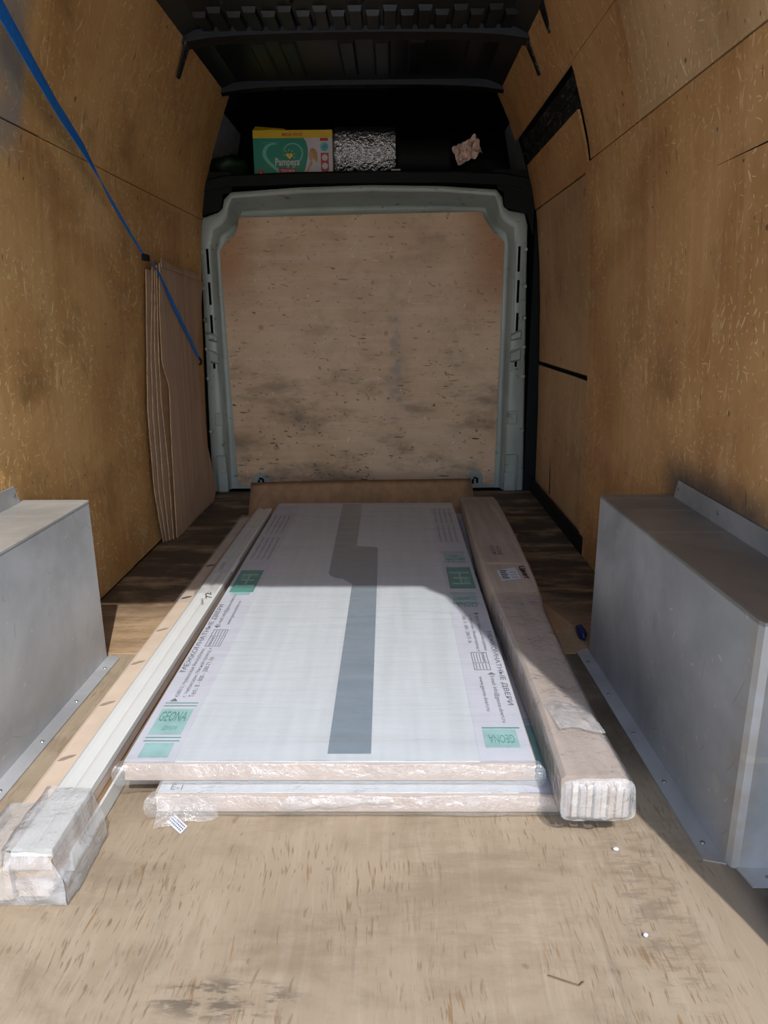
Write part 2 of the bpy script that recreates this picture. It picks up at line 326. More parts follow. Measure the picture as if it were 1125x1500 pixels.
def prism(bm, pts, vec):                                               # planar polygon pushed along vec
    vec = Vector(vec); a = [bm.verts.new(p) for p in pts]; b = [bm.verts.new(Vector(p)+vec) for p in pts]
    bm.faces.new(a); bm.faces.new(b[::-1]); n = len(a)
    for i in range(n): bm.faces.new((a[i], b[i], b[(i+1) % n], a[(i+1) % n]))
    return bm
def P(pts, vec): return prism(bmesh.new(), pts, vec)
def loft(bm, rings, closed=True, caps=True):
    vs = [[bm.verts.new(p) for p in r] for r in rings]; n = len(vs[0])
    for a, b in zip(vs, vs[1:]):
        for i in range(n if closed else n-1): bm.faces.new((a[i], a[(i+1) % n], b[(i+1) % n], b[i]))
    if caps and closed: bm.faces.new(vs[0]); bm.faces.new(vs[-1][::-1])
    return bm
def tube(bm, pts, r, seg=8):
    rings = []
    for i, p in enumerate(pts):
        p = Vector(p); d = (Vector(pts[min(i+1, len(pts)-1)])-Vector(pts[max(i-1, 0)])).normalized()
        a = d.cross(Vector((0, 0, 1)) if abs(d.z) < .9 else Vector((1, 0, 0))).normalized(); b = d.cross(a)
        rings.append([p + (a*math.cos(t)+b*math.sin(t))*r for t in [2*math.pi*k/seg for k in range(seg)]])
    return loft(bm, rings)
def nz(p, s, k=0): return noise.noise(Vector((p[0]*s+k, p[1]*s-k, p[2]*s+2*k)))
def sheet(nu, nv, fn, thick=0):                                        # a grid surface, thickened if asked
    bm = bmesh.new(); g = [[bm.verts.new(fn(i/nu, j/nv)) for j in range(nv+1)] for i in range(nu+1)]
    for i in range(nu):
        for j in range(nv): bm.faces.new((g[i][j], g[i+1][j], g[i+1][j+1], g[i][j+1]))
    if thick:
        bmesh.ops.recalc_face_normals(bm, faces=bm.faces)
        bmesh.ops.solidify(bm, geom=bm.faces[:], thickness=thick)
    return bm
def lump(c, r, seed, amp=.25, fl=True, sub=3):
    bm = bmesh.new(); bmesh.ops.create_icosphere(bm, subdivisions=sub, radius=1)
    for v in bm.verts:
        k = 1 + amp*nz(v.co, 1.6, seed) + amp*.5*nz(v.co, 4, seed+3)
        v.co = Vector((c[0]+v.co.x*r[0]*k, c[1]+v.co.y*r[1]*k, c[2]+v.co.z*r[2]*k))
        if fl: v.co.z = max(v.co.z, c[2]-r[2]*.8)
    return bm
def copy_part(o, parent, loc):
    c = o.copy(); c.parent = parent; c.location = loc; COL.objects.link(c); return c
def text(s, at, d, up, width, mat, parent, h=None, name='lettering', lift=.0006, thick=.0002, bold=0.):
    """flat lettering: at = left end of baseline, d = reading direction, up = letter-top direction, width = run length"""
    cu = bpy.data.curves.new('lettering', 'FONT'); cu.body = s; cu.size = 1; cu.resolution_u = 2; cu.offset = bold
    o = bpy.data.objects.new('lettering_source', cu); COL.objects.link(o); dg = bpy.context.evaluated_depsgraph_get()
    me = bpy.data.meshes.new_from_object(o.evaluated_get(dg)); bpy.data.objects.remove(o); bpy.data.curves.remove(cu)
    xs = [v.co.x for v in me.vertices]; ys = [v.co.y for v in me.vertices]
    if not xs: return None
    k = width/(max(xs)-min(xs)); ky = k if h is None else h/(max(ys)-min(ys))
    d = Vector(d).normalized(); up = Vector(up).normalized(); nrm = d.cross(up); at = Vector(at)
    off = Vector((0, 0, 0)); p = parent
    while p is not None: off += p.location; p = p.parent
    x0 = min(xs)
    for v in me.vertices: v.co = at + d*((v.co.x-x0)*k) + up*(v.co.y*ky) + nrm*lift - off
    me.materials.clear(); me.materials.append(mat); me.name = name
    r = bpy.data.objects.new(name, me); COL.objects.link(r); r.parent = parent; return r
def plate(name, parent, mat, at, d, up, pts, lift=.0004, th=.0003):    # flat print patch: pts in (along d, along up)
    d = Vector(d).normalized(); up = Vector(up).normalized(); n = d.cross(up); at = Vector(at)
    return obj(name, P([at + d*a + up*b + n*lift for a, b in pts], n*th), mat, parent)
def rect(w, h): return [(0, 0), (w, 0), (w, h), (0, h)]

# ---------------------------------------------------------------- van body
CX = -.115
ZS = [0, .2, .45, .72, .97, 1.17, 1.36, 1.43, 1.5, 1.6, 1.7, 1.82, 1.93]
WS = [.875, .873, .870, .861, .852, .839, .825, .814, .802, .775, .745, .70, .655]
RS = [.875, .873, .870, .861, .852, .839, .818, .808, .794, .765, .733, .685, .630]
def hw(z, s=-1):
    T = WS if s < 0 else RS
    for i in range(len(ZS)-1):
        if z <= ZS[i+1] or i == len(ZS)-2:
            t = (z-ZS[i])/(ZS[i+1]-ZS[i]); return T[i]+(T[i+1]-T[i])*t
def zlist(z0, z1): return [z0]+[z for z in ZS if z0+.01 < z < z1-.01]+[z1]
def skin(side, poly_or_rect, inset, th):
    """a curved panel hugging the wall: rectangle (y0,y1,z0,z1) or (list of y0(z),y1(z)); inset from the wall line"""
    y0, y1, z0, z1 = poly_or_rect; fy0 = y0 if callable(y0) else (lambda z: y0); fy1 = y1 if callable(y1) else (lambda z: y1)
    zz = zlist(z0, z1); zz = sorted(set(zz + [z0+(z1-z0)*k/6 for k in range(7)])) if callable(y0) or callable(y1) else zz
    rings = []
    for z in zz:
        xi = CX+side*(hw(z, side)-inset); xo = xi+side*th
        rings.append([(xi, fy0(z), z), (xi, fy1(z), z), (xo, fy1(z), z), (xo, fy0(z), z)])
    return loft(bmesh.new(), rings)
YR = .62                                                               # plane of the rear door opening
YF = 3.80                                                              # front end of the lining
# floor
fl = struct(obj('floor', B(-1.05, .83, .58, 4.05, -.05, -.014), mPit))
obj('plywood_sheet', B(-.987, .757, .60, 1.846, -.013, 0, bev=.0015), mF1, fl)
obj('plywood_sheet', B(-.987, .757, 1.850, 3.80, -.013, -.0005, bev=.0015), mF2, fl)
obj('threshold_strip', B(-.93, .70, .575, .60, -.05, .001), mGL, fl)
# left wall
wl = struct(obj('wall_left', skin(-1, (.58, 3.86, -.02, 1.93), -.035, .02), mBlk))
def panel(parent, side, r, mat, inset=0., th=.009): return obj('plywood_panel', skin(side, r, inset, th), mat, parent)
panel(wl, -1, (.62, 2.578, .001, 1.383), mWL); panel(wl, -1, (2.582, YF-.005, .001, 1.383), mWL, -.002)
panel(wl, -1, (.95, 2.094, 1.387, 1.93), mWL, .004); panel(wl, -1, (2.103, YF, 1.386, 1.93), mWL)
scr = obj('screw', (lambda b: (bmesh.ops.create_cone(b, cap_ends=True, segments=8, radius1=.005, radius2=.003, depth=.002), b)[1])(bmesh.new()), mScrew, wl)
def screw_on(parent, x, y, z, axis='x'):
    c = scr.copy(); COL.objects.link(c); c.parent = parent; off = Vector((0, 0, 0)); p = parent
    while p is not None: off += p.location; p = p.parent
    c.location = Vector((x, y, z))-off; c.rotation_euler = {'x': (0, -math.pi/2, 0), '-x': (0, math.pi/2, 0), 'y': (math.pi/2, 0, 0), 'z': (0, 0, 0)}[axis]; return c
scr.location = (CX-hw(1.2)+.0012, 1.75, 1.2); scr.rotation_euler = (0, math.pi/2, 0)
for y, z in ((2.2, 1.3), (2.62, 1.30), (2.62, .8), (3.72, 1.2), (2.16, 1.45), (2.9, 1.50), (3.7, 1.6), (2.5, .9)):
    screw_on(wl, CX-hw(z)+.001, y, z, '-x')
# right wall
wr = struct(obj('wall_right', skin(1, (.58, 3.86, -.02, 1.93), -.04, .02, ), mBlk))
edge = lambda z: 2.775 - .03*math.sin(z*2.6) + (.018 if z > 1.2 else 0)
panel(wr, 1, (.62, lambda z: 2.765-.022*math.sin(z*2.2), .001, 1.428), mWR, .012, .012)
panel(wr, 1, (.95, 2.186, 1.433, 1.93), mWU, .012, .010)
panel(wr, 1, (2.190, 2.690, 1.433, 1.725), mWR, .010, .010)
panel(wr, 1, (2.190, YF, 1.728, 1.93), mWR, .010, .010)
panel(wr, 1, (2.795, YF-.03, 1.415, 1.612), mWR, -.006, .009)
panel(wr, 1, (2.775, YF-.05, lambda z: 0, 1) if False else (2.785, YF-.045, .692, 1.408), mDP, -.008, .009)
panel(wr, 1, (lambda z: 2.775, YF-.045, .060, .672), mDP, -.006, .009)
tr = struct(obj('trim_1', B(.745, .752, 2.70, 3.79, .0, .075, bev=.002), mPit)) # sill of the sliding door
# dark rail channel left bare between the panels, and the strut down its near end
rail = obj('door_rail', skin(1, (2.70, 3.82, 1.616, 1.724), -.022, .012), mRail, wr)
obj('rail_lip', skin(1, (2.70, 3.80, 1.665, 1.672), -.008, .016), mRail, wr)
obj('rail_strut', skin(1, (lambda z: 2.700+.0*z, lambda z: 2.775-.10*(1.72-z)/.27*.45, 1.44, 1.722), -.010, .012), mRail, wr)
obj('door_post', skin(1, (3.76, 3.84, -.01, 1.93), -.016, .018), mPit, wr)
obj('split_crack', P([(CX+hw(1.23, 1)-.0128, 1.2, 1.228), (CX+hw(1.23, 1)-.0128, 1.70, 1.229), (CX+hw(1.23, 1)-.0128, 1.2, 1.234)], (.003, 0, 0)), mDark, wr)
obj('split_crack', P([(.762, 3.40, .08), (.762, 3.415, .26), (.762, 3.392, .08)], (.003, 0, 0)), mDark, wr)
for y, z in ((3.72, 1.36), (3.72, .75), (3.72, .6), (2.85, 1.36), (2.3, 1.5), (2.1, 1.2), (1.9, .9), (2.5, .7), (1.7, 1.3)):
    screw_on(wr, CX+hw(z, 1)-(.0125 if y < 2.76 else -.006), y, z, 'x')
# ceiling with stamped ribs and two cross bows
ce = struct(obj('ceiling', B(-.80, .57, .58, 4.70, 1.955, 1.975), mBlk))
obj('roof_edge', loft(bmesh.new(), [[(-.80, y, 1.955), (-.70, y, 1.955), (-.775, y, 1.925), (-.80, y, 1.925)] for y in (.95, 3.70)]), mBlk, ce)
obj('roof_edge', loft(bmesh.new(), [[(.55, y, 1.955), (.43, y, 1.955), (.505, y, 1.925), (.55, y, 1.925)] for y in (.95, 3.70)]), mBlk, ce)
for k in range(19):                                                      # pressed pads in front of the bow, alternately long and short
    x = -.70+.0612*k; y0_ = 2.845 if k % 2 else 2.885
    obj('roof_pad', loft(bmesh.new(), [[(x, y0_, 1.955), (x+.050, y0_, 1.955), (x+.050, 3.03, 1.955), (x, 3.03, 1.955)],
        [(x+.005, y0_+.012, 1.940), (x+.045, y0_+.012, 1.940), (x+.045, 3.02, 1.940), (x+.005, 3.02, 1.940)]]), mBlk, ce)
for x in (-.60, -.36, -.12, .12, .36):
    obj('roof_rib', loft(bmesh.new(), [[(x, .70, 1.955), (x+.03, .70, 1.955), (x+.03, 2.82, 1.955), (x, 2.82, 1.955)], [(x+.01, .71, 1.945), (x+.02, .71, 1.945), (x+.02, 2.80, 1.945), (x+.01, 2.80, 1.945)]]), mBlk, ce)
for x in (-.56, -.44, -.21, -.07, .07, .30):
    obj('roof_rib', loft(bmesh.new(), [[(x, 3.16, 1.955), (x+.07, 3.16, 1.955), (x+.07, 3.58, 1.955), (x, 3.58, 1.955)],
        [(x+.01, 3.18, 1.946), (x+.06, 3.18, 1.946), (x+.06, 3.56, 1.946), (x+.01, 3.56, 1.946)]]), mBlk, ce)
def bow(y, z, d=.05):
    rings = []
    for i in range(13):
        t = i/12; x = -.79+1.32*t; s = z + .012*math.sin(math.pi*t) - .018*(1-math.sin(math.pi*t))**4
        rings.append([(x, y-d, s+.03), (x, y-d*.8, s), (x, y+d*.5, s-.004), (x, y+d*.7, s+.012), (x, y+d*1.2, s+.016), (x, y+d*1.2, s+.03)])
    return obj('roof_bow', loft(bmesh.new(), rings), mBow, ce)
b1 = bow(3.07, 1.924); b2 = bow(3.685, 1.925, .03)
for x in (-.5, -.33, -.11, -.05, .0, .16, .22, .4):
    obj('bow_hole', P([(x+.008*math.cos(a), 3.672+.008*math.sin(a), 1.9225) for a in [k*math.pi/3 for k in range(6)]], (0, 0, .002)), mDark, b2)
for s, yy in ((-1, 3.04), (1, 3.05)):                                    # bow feet lapping over the lining
    rings = []
    for z, w_ in ((1.925, .05), (1.90, .032), (1.86, .024), (1.80, .016)):
        xi = CX+s*(hw(z, s)-.016); rings.append([(xi, yy-w_+.03, z), (xi, yy+w_*.5+.03, z), (xi+s*.008, yy+w_*.5+.03, z), (xi+s*.008, yy-w_+.03, z)])
    obj('bow_foot', loft(bmesh.new(), rings), mRail, ce)
obj('roof_bracket', loft(bmesh.new(), [[(CX+(hw(z, 1)-.014), y0, z), (CX+(hw(z, 1)-.014), y1, z), (CX+(hw(z, 1)-.008), y1, z), (CX+(hw(z, 1)-.008), y0, z)] for z, y0, y1 in ((1.925, 2.74, 2.80), (1.89, 2.76, 2.81), (1.85, 2.79, 2.81))]), mRail, ce)
# front bulkhead
O = [(-.985, 0), (-.958, 1.30), (-.943, 1.395), (-.86, 1.42), (-.835, 1.44), (-.825, 1.48), (-.79, 1.512), (-.45, 1.532), (-.1, 1.540), (.25, 1.532), (.515, 1.514), (.545, 1.48), (.552, 1.44), (.58, 1.418), (.66, 1.405), (.675, 1.35), (.712, 0)]
MM = [(-.905, 0), (-.905, 1.24), (-.885, 1.335), (-.84, 1.362), (-.815, 1.39), (-.804, 1.44), (-.785, 1.482), (-.45, 1.502), (-.1, 1.508), (.25, 1.502), (.508, 1.484), (.524, 1.44), (.535, 1.39), (.56, 1.362), (.605, 1.335), (.612, 1.24), (.604, 0)]
II = [(-.872, 0), (-.873, 1.245), (-.838, 1.285), (-.79, 1.325), (-.773, 1.36), (-.767, 1.39), (-.765, 1.40), (-.45, 1.405), (-.1, 1.412), (.25, 1.416), (.452, 1.418), (.465, 1.39), (.485, 1.36), (.51, 1.325), (.545, 1.295), (.568, 1.275), (.569, 0)]
def at_y(L, y, k=0, c=(-.15, .7)): return [(x+(c[0]-x)*k, y, z+(c[1]-z)*k*(1 if z > .1 else 0)) for x, z in L]
def mid(A, Bq, t): return [(a[0]+(b[0]-a[0])*t, a[1]+(b[1]-a[1])*t) for a, b in zip(A, Bq)]
def deep(L, y, d): return [(x, y+d*min(1, max(0, (z-1.33)/.09)), z) for x, z in L]      # the channel under the top rail runs back under the shelf
wb = root('wall_back')
bm = bmesh.new()
bm = loft(bm, [at_y(O, 3.90), at_y(O, 3.812), at_y(mid(O, MM, .12), 3.802), at_y(mid(O, MM, .9), 3.802), at_y(MM, 3.808), deep(mid(MM, II, .38), 3.862, .13), deep(mid(MM, II, .42), 3.866, .13), deep(mid(MM, II, .8), 3.868, .13), at_y(II, 3.868), at_y(II, 3.868, .12)], closed=False, caps=False)
frm = obj('bulkhead_frame', bm, mBulk, wb, True)
# plywood board with its two bottom notches for the lashing rings
bd = [(x, z) for x, z in II]; bd[0] = (-.850, .026); bd[-1] = (.560, .022)
bd[1] = (-.872, 1.245); bd[15] = (.570, 1.275)
def arch(xc, w_, h, z0, rev):
    a = [(xc-w_/2, z0), (xc-w_/2, h*.6)] + [(xc-w_/2*math.cos(t), h*.6+h*.4*math.sin(t)) for t in (.5, 1.1, 1.57, 2.04, 2.64)] + [(xc+w_/2, h*.6), (xc+w_/2, z0)]
    return a[::-1] if rev else a
poly = bd + arch(.455, .08, .105, .022, True) + arch(-.725, .095, .09, .025, True)
bo = obj('plywood_board', P([(x, 3.853, z) for x, z in poly], (0, .010, 0)), mBD, wb)
for x, z in ((-.72, 1.38), (-.62, 1.38), (-.40, 1.385), (-.18, 1.39), (.28, 1.39), (.55, 1.26), (-.85, 1.23), (-.8, .76), (-.41, .74), (.04, .735), (.50, .75), (-.42, .34), (.05, .335), (.51, .34), (-.83, .10), (.53, .10)):
    screw_on(wb, x, 3.8525, z, 'y')
for x in (-.725, .455):                                                  # recessed lashing points behind the notches
    obj('lashing_pocket', B(x-.05, x+.05, 3.864, 3.867, .0, .12), mBulk, wb)
    obj('lashing_hook', tube(bmesh.new(), [(x+.012, 3.858, .03), (x+.012, 3.852, .055), (x-.004, 3.85, .062), (x-.012, 3.853, .045), (x-.012, 3.858, .025)], .006, 6), mDark, wb)
def stile(xa, xb, side):
    q = lambda t, z: xa(z)+(xb(z)-xa(z))*t
    for z0, z1 in ((1.13, 1.25), (.98, 1.09), (.83, .93), (.66, .73)):
        xx = q(.62, z0); obj('stile_slot', B(xx-.006, xx+.006, 3.7995, 3.803, z0, z1), mDark, wb)
        obj('slot_rim', B(xx-.022, xx-.015, 3.797, 3.803, z0-.025, z1+.02, bev=.002), mBulk, wb)
        obj('slot_rim', B(xx+.015, xx+.022, 3.797, 3.803, z0-.025, z1+.02, bev=.002), mBulk, wb)
    for z in (1.235, 1.06, .905, .76, .61, .33):
        xx = q(.14, z); bm = bmesh.new(); bmesh.ops.create_cone(bm, cap_ends=True, segments=10, radius1=.013, radius2=.009, depth=.008)
        bmesh.ops.rotate(bm, verts=bm.verts, cent=(0, 0, 0), matrix=Matrix.Rotation(math.pi/2, 3, 'X')); bmesh.ops.translate(bm, verts=bm.verts, vec=(xx, 3.799, z))
        obj('bolt', bm, mBulk if z != .905 else mScrew, wb)
    # pressed swages
    for z0, z1 in ((.80, .85), (.69, .76)):
        obj('swage', loft(bmesh.new(), [[(q(a, z0), 3.803, z0), (q(1, z0), 3.803, z0-.01), (q(1, z1), 3.803, z1-.02), (q(a, z1), 3.803, z1)] if k == 0 else [(q(a+.1, z0), 3.782, z0+.012), (q(.98, z0), 3.782, z0), (q(.98, z1), 3.782, z1-.032), (q(a+.1, z1), 3.782, z1-.012)] for k, a in ((0, .3), (1, .3))]), mBulk, wb)
    obj('swage', B(min(q(.45, .4), q(1, .4)), max(q(.45, .4), q(1, .4)), 3.794, 3.803, .36, .43, bev=.006, seg=2), mBulk, wb)
    x0, x1 = sorted((q(.36, .1), q(1.05, .1))); obj('swage', B(x0, x1, 3.796, 3.803, .0, .20, bev=.012, seg=2), mBulk, wb)
    x0, x1 = sorted((q(.45, .1), q(1.1, .1))); obj('swage', B(x0, x1, 3.790, 3.797, .0, .105, bev=.008, seg=2), mBulk, wb)
stile(lambda z: -.985+.027*z/1.3, lambda z: -.900, -1); stile(lambda z: .712-.037*z/1.35, lambda z: .612, 1)
for x in (-.70, -.48, -.26, -.02, .22, .44):
    bm = bmesh.new(); bmesh.ops.create_cone(bm, cap_ends=True, segments=8, radius1=.007, radius2=.005, depth=.006)
    bmesh.ops.rotate(bm, verts=bm.verts, cent=(0, 0, 0), matrix=Matrix.Rotation(math.pi/2, 3, 'X')); bmesh.ops.translate(bm, verts=bm.verts, vec=(x, 3.80, 1.522-.05*abs(x+.12)**2)); obj('bolt', bm, mBulk, wb)
# sheet closing the gap behind the bulkhead
obj('back_sheet', B(-1.04, .82, 4.03, 4.04, -.05, 1.56), mPit, wb)
obj('corner_filler', B(-1.04, -.9, 3.905, 4.03, -.02, 1.56), mPit, wb); obj('corner_filler', B(.715, .82, 3.82, 4.03, -.02, 1.56), mPit, wb)
# shelf over the cab: lip, cheeks, tray and the dark hollow
sh = root('trim_2')
obj('shelf_lip', loft(bmesh.new(), [[(x, 3.78, z-.055), (x, 3.775, z-.01), (x, 3.79, z), (x, 3.86, z), (x, 3.86, z-.055)] for x, z in ((-.93, 1.565), (-.80, 1.588), (-.45, 1.597), (-.05, 1.60), (.3, 1.597), (.56, 1.585), (.66, 1.565))]), mPit, sh)
obj('shelf_cheek', P([(-.965, 3.79, 1.36), (-.965, 3.79, 1.60), (-.78, 3.79, 1.60), (-.78, 3.79, 1.51), (-.825, 3.79, 1.50), (-.84, 3.79, 1.43), (-.945, 3.79, 1.40)], (0, .01, 0)), mPit, sh)
obj('shelf_cheek', P([(.70, 3.79, 1.30), (.70, 3.79, 1.60), (.50, 3.79, 1.60), (.52, 3.79, 1.51), (.55, 3.79, 1.50), (.555, 3.79, 1.43), (.665, 3.79, 1.40)], (0, .01, 0)), mPit, sh)
obj('shelf_tray', B(-1.0, .76, 3.80, 4.70, 1.56, 1.59), mPit, sh)
obj('shelf_back', B(-1.0, .76, 4.68, 4.70, 1.56, 1.98), mDark, sh)
obj('shelf_side', B(-1.0, -.98, 3.83, 4.70, 1.56, 1.98), mDark, sh); obj('shelf_side', B(.74, .76, 3.83, 4.70, 1.56, 1.98), mDark, sh)
obj('shelf_roof', B(-1.0, .76, 3.70, 4.70, 1.965, 1.985), mDark, sh)
# rear door frame (behind the photographer's frame edge): it cuts the patch of sun
wre = root('wall_rear')
def opening(y):
    x0, x1, z1, r = -.86, .659, 1.985, .05; pts = [(x0, -.02)]
    for c, a0 in (((x0+.16, z1-.16), math.pi), ): pts += [(c[0]+.16*math.cos(a), c[1]+.16*math.sin(a)) for a in [math.pi-k*math.pi/12 for k in range(7)]]
    xt = .605
    pts += [(xt-r+r*math.cos(a), z1-r+r*math.sin(a)) for a in [math.pi/2-k*math.pi/12 for k in range(7)]]
    pts += [(.605, 1.6), (.598, 1.3), (.606, 1.13), (.645, .75), (x1, .45), (x1, -.02)]
    return [(x, y, z) for x, z in pts]
def outline(y, n):
    w_ = [(-1.06, -.02)]+[(-1.06+.30*k/7, -.02+2.04*k/7*1.0) for k in range(1, 8)]
    return w_
inn = opening(YR); 
def outer(p):
    x, y, z = p; 
    return (min(x-.16, -1.03) if x < CX-.5 and z < 1.74 else (max(x+.16, .80) if x > .55 and z < 1.80 else x), y, max(z, 2.02) if z > 1.74 else z)
bm = bmesh.new(); out = [outer(p) for p in inn]
rings = [out, inn, [(x, y-.07, z) for x, y, z in inn], [(x, y-.07, z) for x, y, z in out]]
loft(bm, rings, closed=False, caps=False); obj('rear_frame', bm, mVan, wre)
obj('roof_skin', B(-1.06, .83, .55, 4.75, 2.0, 2.02), mVan, wre)
obj('body_side', loft(bmesh.new(), [[(-1.06, y, -.05), (-1.06, y, 1.3), (-.92, y, 2.01), (-.88, y, 2.01), (-1.04, y, 1.3), (-1.04, y, -.05)] for y in (.55, 4.72)]), mVan, wre)
obj('body_side', loft(bmesh.new(), [[(.83, y, -.05), (.83, y, 1.3), (.70, y, 2.01), (.66, y, 2.01), (.81, y, 1.3), (.81, y, -.05)] for y in (.55, 4.72)]), mVan, wre)
def added_rear_door(hx, side, deg, n):  # unseen rear doors, added open to keep sky light off the near floor
    dr = struct(obj('door_%d' % n, B(-.02, .02, 0, .78, 0, 1.93, bev=.008), mVan)); dr.location = (hx, .52, -.04)
    dr.rotation_euler.z = math.pi-math.radians(deg)*side*0 if False else (math.pi + side*math.radians(deg-90))
    obj('door_lining', B(-.024 if side > 0 else .0205, -.0205 if side > 0 else .024, .08, .70, .1, 1.1), mWL, None).parent = dr
    h_ = obj('door_handle', B(-.05 if side > 0 else .021, -.021 if side > 0 else .05, .66, .70, .95, 1.07, bev=.008), mPit, None); h_.parent = dr
added_rear_door(.80, 1, 111, 1); added_rear_door(-1.03, -1, 100, 2)
struct(obj('ground', B(-30, 30, -40, 12, -.70, -.66), mGround))  # unseen ground, made pale to bounce light up into the van

# ---------------------------------------------------------------- wheel boxes
def wheel_box(side, label, y0, y1, xf0, xf1, mat, h=.455):
    """sheet metal cover; xf0/xf1 = x of the inner face at the near and far end"""
    xw = lambda z: CX+side*(hw(z, side)-.013)
    t = thing('wheel_box', label, 'wheel box', (xf0+side*.1, (y0+y1)/2, 0), None)
    r = .016
    ring = lambda z, dz=0: [(xw(z), y0, z), (xf0+side*r+side*dz, y0+dz, z), (xf0+side*(r*.3+dz), y0+r*.3+dz, z), (xf0+side*dz, y0+r+dz, z), (xf1+side*dz, y1-.006-dz, z), (xf1+side*(.006+dz), y1-dz, z), (xw(z), y1-dz, z)]
    obj('side_panel', loft(bmesh.new(), [ring(.0005), ring(h*.5), ring(h-.008), ring(h-.003, .002)], caps=False), mat, t)
    obj('top_panel', loft(bmesh.new(), [ring(h-.004, -.001), ring(h+.001, -.001), ring(h+.003, .004)]), mTopR if side > 0 else mTopL, t)
    fw = .036*-side
    obj('floor_flange', P([(xf0, y0+.01, .0006), (xf0+fw, y0+.02, .0006), (xf1+fw, y1-.01, .0006), (xf1, y1+.012, .0006)], (0, 0, .0035)), mat, t)
    obj('floor_flange', P([(xf0+side*.012, y0+.002, .0006), (xf0+side*.02, y0-.042, .0006), (xw(0)-side*.01, y0-.042, .0006), (xw(0)-side*.01, y0+.002, .0006)], (0, 0, .0035)), mat, t)
    zz = h+.052
    obj('wall_flange', P([(xw(h)-side*.002, y0+.0, h+.001), (xw(h)-side*.002, y1-.03, h+.001), (xw(zz)-side*.002, y1-.055, zz), (xw(zz)-side*.002, y0+.02, zz)], (-side*.003, 0, 0)), mat, t)
    n = 5
    for i in range(n):
        f = (i+.12)/(n-.7); screw_on(t, xf0+(xf1-xf0)*f+fw*.55, y0+.04+(y1-y0-.08)*f, .0052, 'z')
    for f in (.06, .35, .65, .93): screw_on(t, xw(h+.03)-side*.0062, y0+(y1-y0)*f, h+.03, 'x' if side > 0 else '-x')
    screw_on(t, xf0+side*.055, y0-.022, .0052, 'z')
    return t
wheel_box(1, 'dull grey sheet metal wheel box in shade at right wall, with scratched face', 1.03, 1.86, .575, .553, mGR)
wheel_box(-1, 'pale grey sheet metal wheel box with sunlit top at left wall', 1.00, 1.825, -.815, -.800, mGL)

# ---------------------------------------------------------------- the two wrapped doors
Zt, T = .0862, .0402
def strip_print(par, x_in, x_out, y0, y1, z, flip):
    """one printed card strip; flip=False: read from the tail inwards with tops to the left"""
    s = obj('card_strip', B(min(x_in, x_out), max(x_in, x_out), y0, y1, z, z+.0008), mStrip, par)
    zz = z+.0009; d = Vector((0, 1, 0)) if not flip else Vector((0, -1, 0)); up = Vector((-1, 0, 0)) if not flip else Vector((1, 0, 0))
    W = abs(x_out-x_in)
    def Q(a, b):                                                        # a = metres along the run from its start, b = metres from the foot edge
        return Vector((x_in, y0, zz))+d*a+up*b if not flip else Vector((x_in, y1, zz))+d*a+up*b
    return s, Q, d, up, W
def contact_block(par, Q, d, up, a, W, k=1.):
    plate('print_mark', par, mInk, Q(a, W*.60), d, up, [(0, 0), (.013*k, .009), (0, .018)])
    text('МЕЖКОМНАТНЫЕ ДВЕРИ', Q(a+.125*k, W*.82), d, up, .385*k, mInk, par, h=.015*k, bold=.012)
    text('428013, Чувашская Республика', Q(a+.018, W*.64), d, up, .222*k, mInk, par, h=.011*k)
    text('г. Чебоксары, Мясной проезд, 4', Q(a+.018, W*.46), d, up, .228*k, mInk, par, h=.011*k)
    text('Тел.: 8 - 800 - 200-71-36', Q(a+.018, W*.28), d, up, .18*k, mInk, par, h=.011*k)
    b = a+.252*k; e = .095*k
    for r_ in ((0, 0, e, .0016), (0, .0385, e, .0016), (0, 0, .002, .04), (e-.002, 0, .002, .04), (e*.6, 0, .0015, .04)):
        plate('print_rule', par, mInk, Q(b+r_[0], W*.28+r_[1]), d, up, rect(r_[2], r_[3]))
    text('ВНИМАНИЕ', Q(b+.004, W*.28+.026), d, up, e*.54, mInk, par, h=.008)
    for q in range(3): plate('print_rule', par, mInk, Q(b+.006, W*.28+.006+.007*q), d, up, rect(e*.5, .0016))
    for q in range(4): plate('print_rule', par, mInk, Q(b+e*.65, W*.28+.006+.008*q), d, up, rect(e*.3, .0018))
    c = a+.358*k
    plate('print_mark', par, mInk, Q(c, W*.55), d, up, [(.012*k, 0), (.012*k, .020), (0, .010)])
    text('E-mail: info@geona-dveri.ru', Q(c+.018, W*.60), d, up, .205*k, mInk, par, h=.0135*k)
    text('www.geona-dveri.ru', Q(c+.022, W*.34), d, up, .155*k, mInk, par, h=.0125*k)
def small_logo(par, Q, d, up, a, W, mat, L=.15):
    for k in (0, .012, L-.014, L-.002): plate('print_rule', par, mat, Q(a+k, W*.10), d, up, rect(.003, W*.75))
    plate('print_band', par, mPale, Q(a+.024, W*.14), d, up, rect(L-.05, W*.70))
    text('GEONA', Q(a+.075, W*.80), -up, d, W*.60, mat, par, h=.040, lift=.0009, bold=.01)
    text('двери', Q(a+.042, W*.60), -up, d, W*.3, mat, par, h=.02, lift=.0009)
def big_logo(par, Q, d, up, a, W):
    plate('print_band', par, mGreen, Q(a, W*.12), d, up, rect(.20, W*.78))
    e = W*.78
    def bar(a0, a1, b0, b1): plate('logo_stroke', par, mPale, Q(a+a0, W*.12+b0), d, up, [(0, 0), (a1-a0, 0), (a1-a0, b1-b0), (0, b1-b0)], lift=.0009)
    bar(.05, .062, e*.1, e*.9); bar(.062, .15, e*.46, e*.54); bar(.10, .112, e*.2, e*.8); bar(.15, .162, e*.15, e*.85)
    for k in range(4): plate('logo_stroke', par, mPale, Q(a+.115+.012*k, W*.12+e*.60), d, up, [(0, 0), (.004, 0), (.012, e*.25), (.008, e*.25)], lift=.0009)
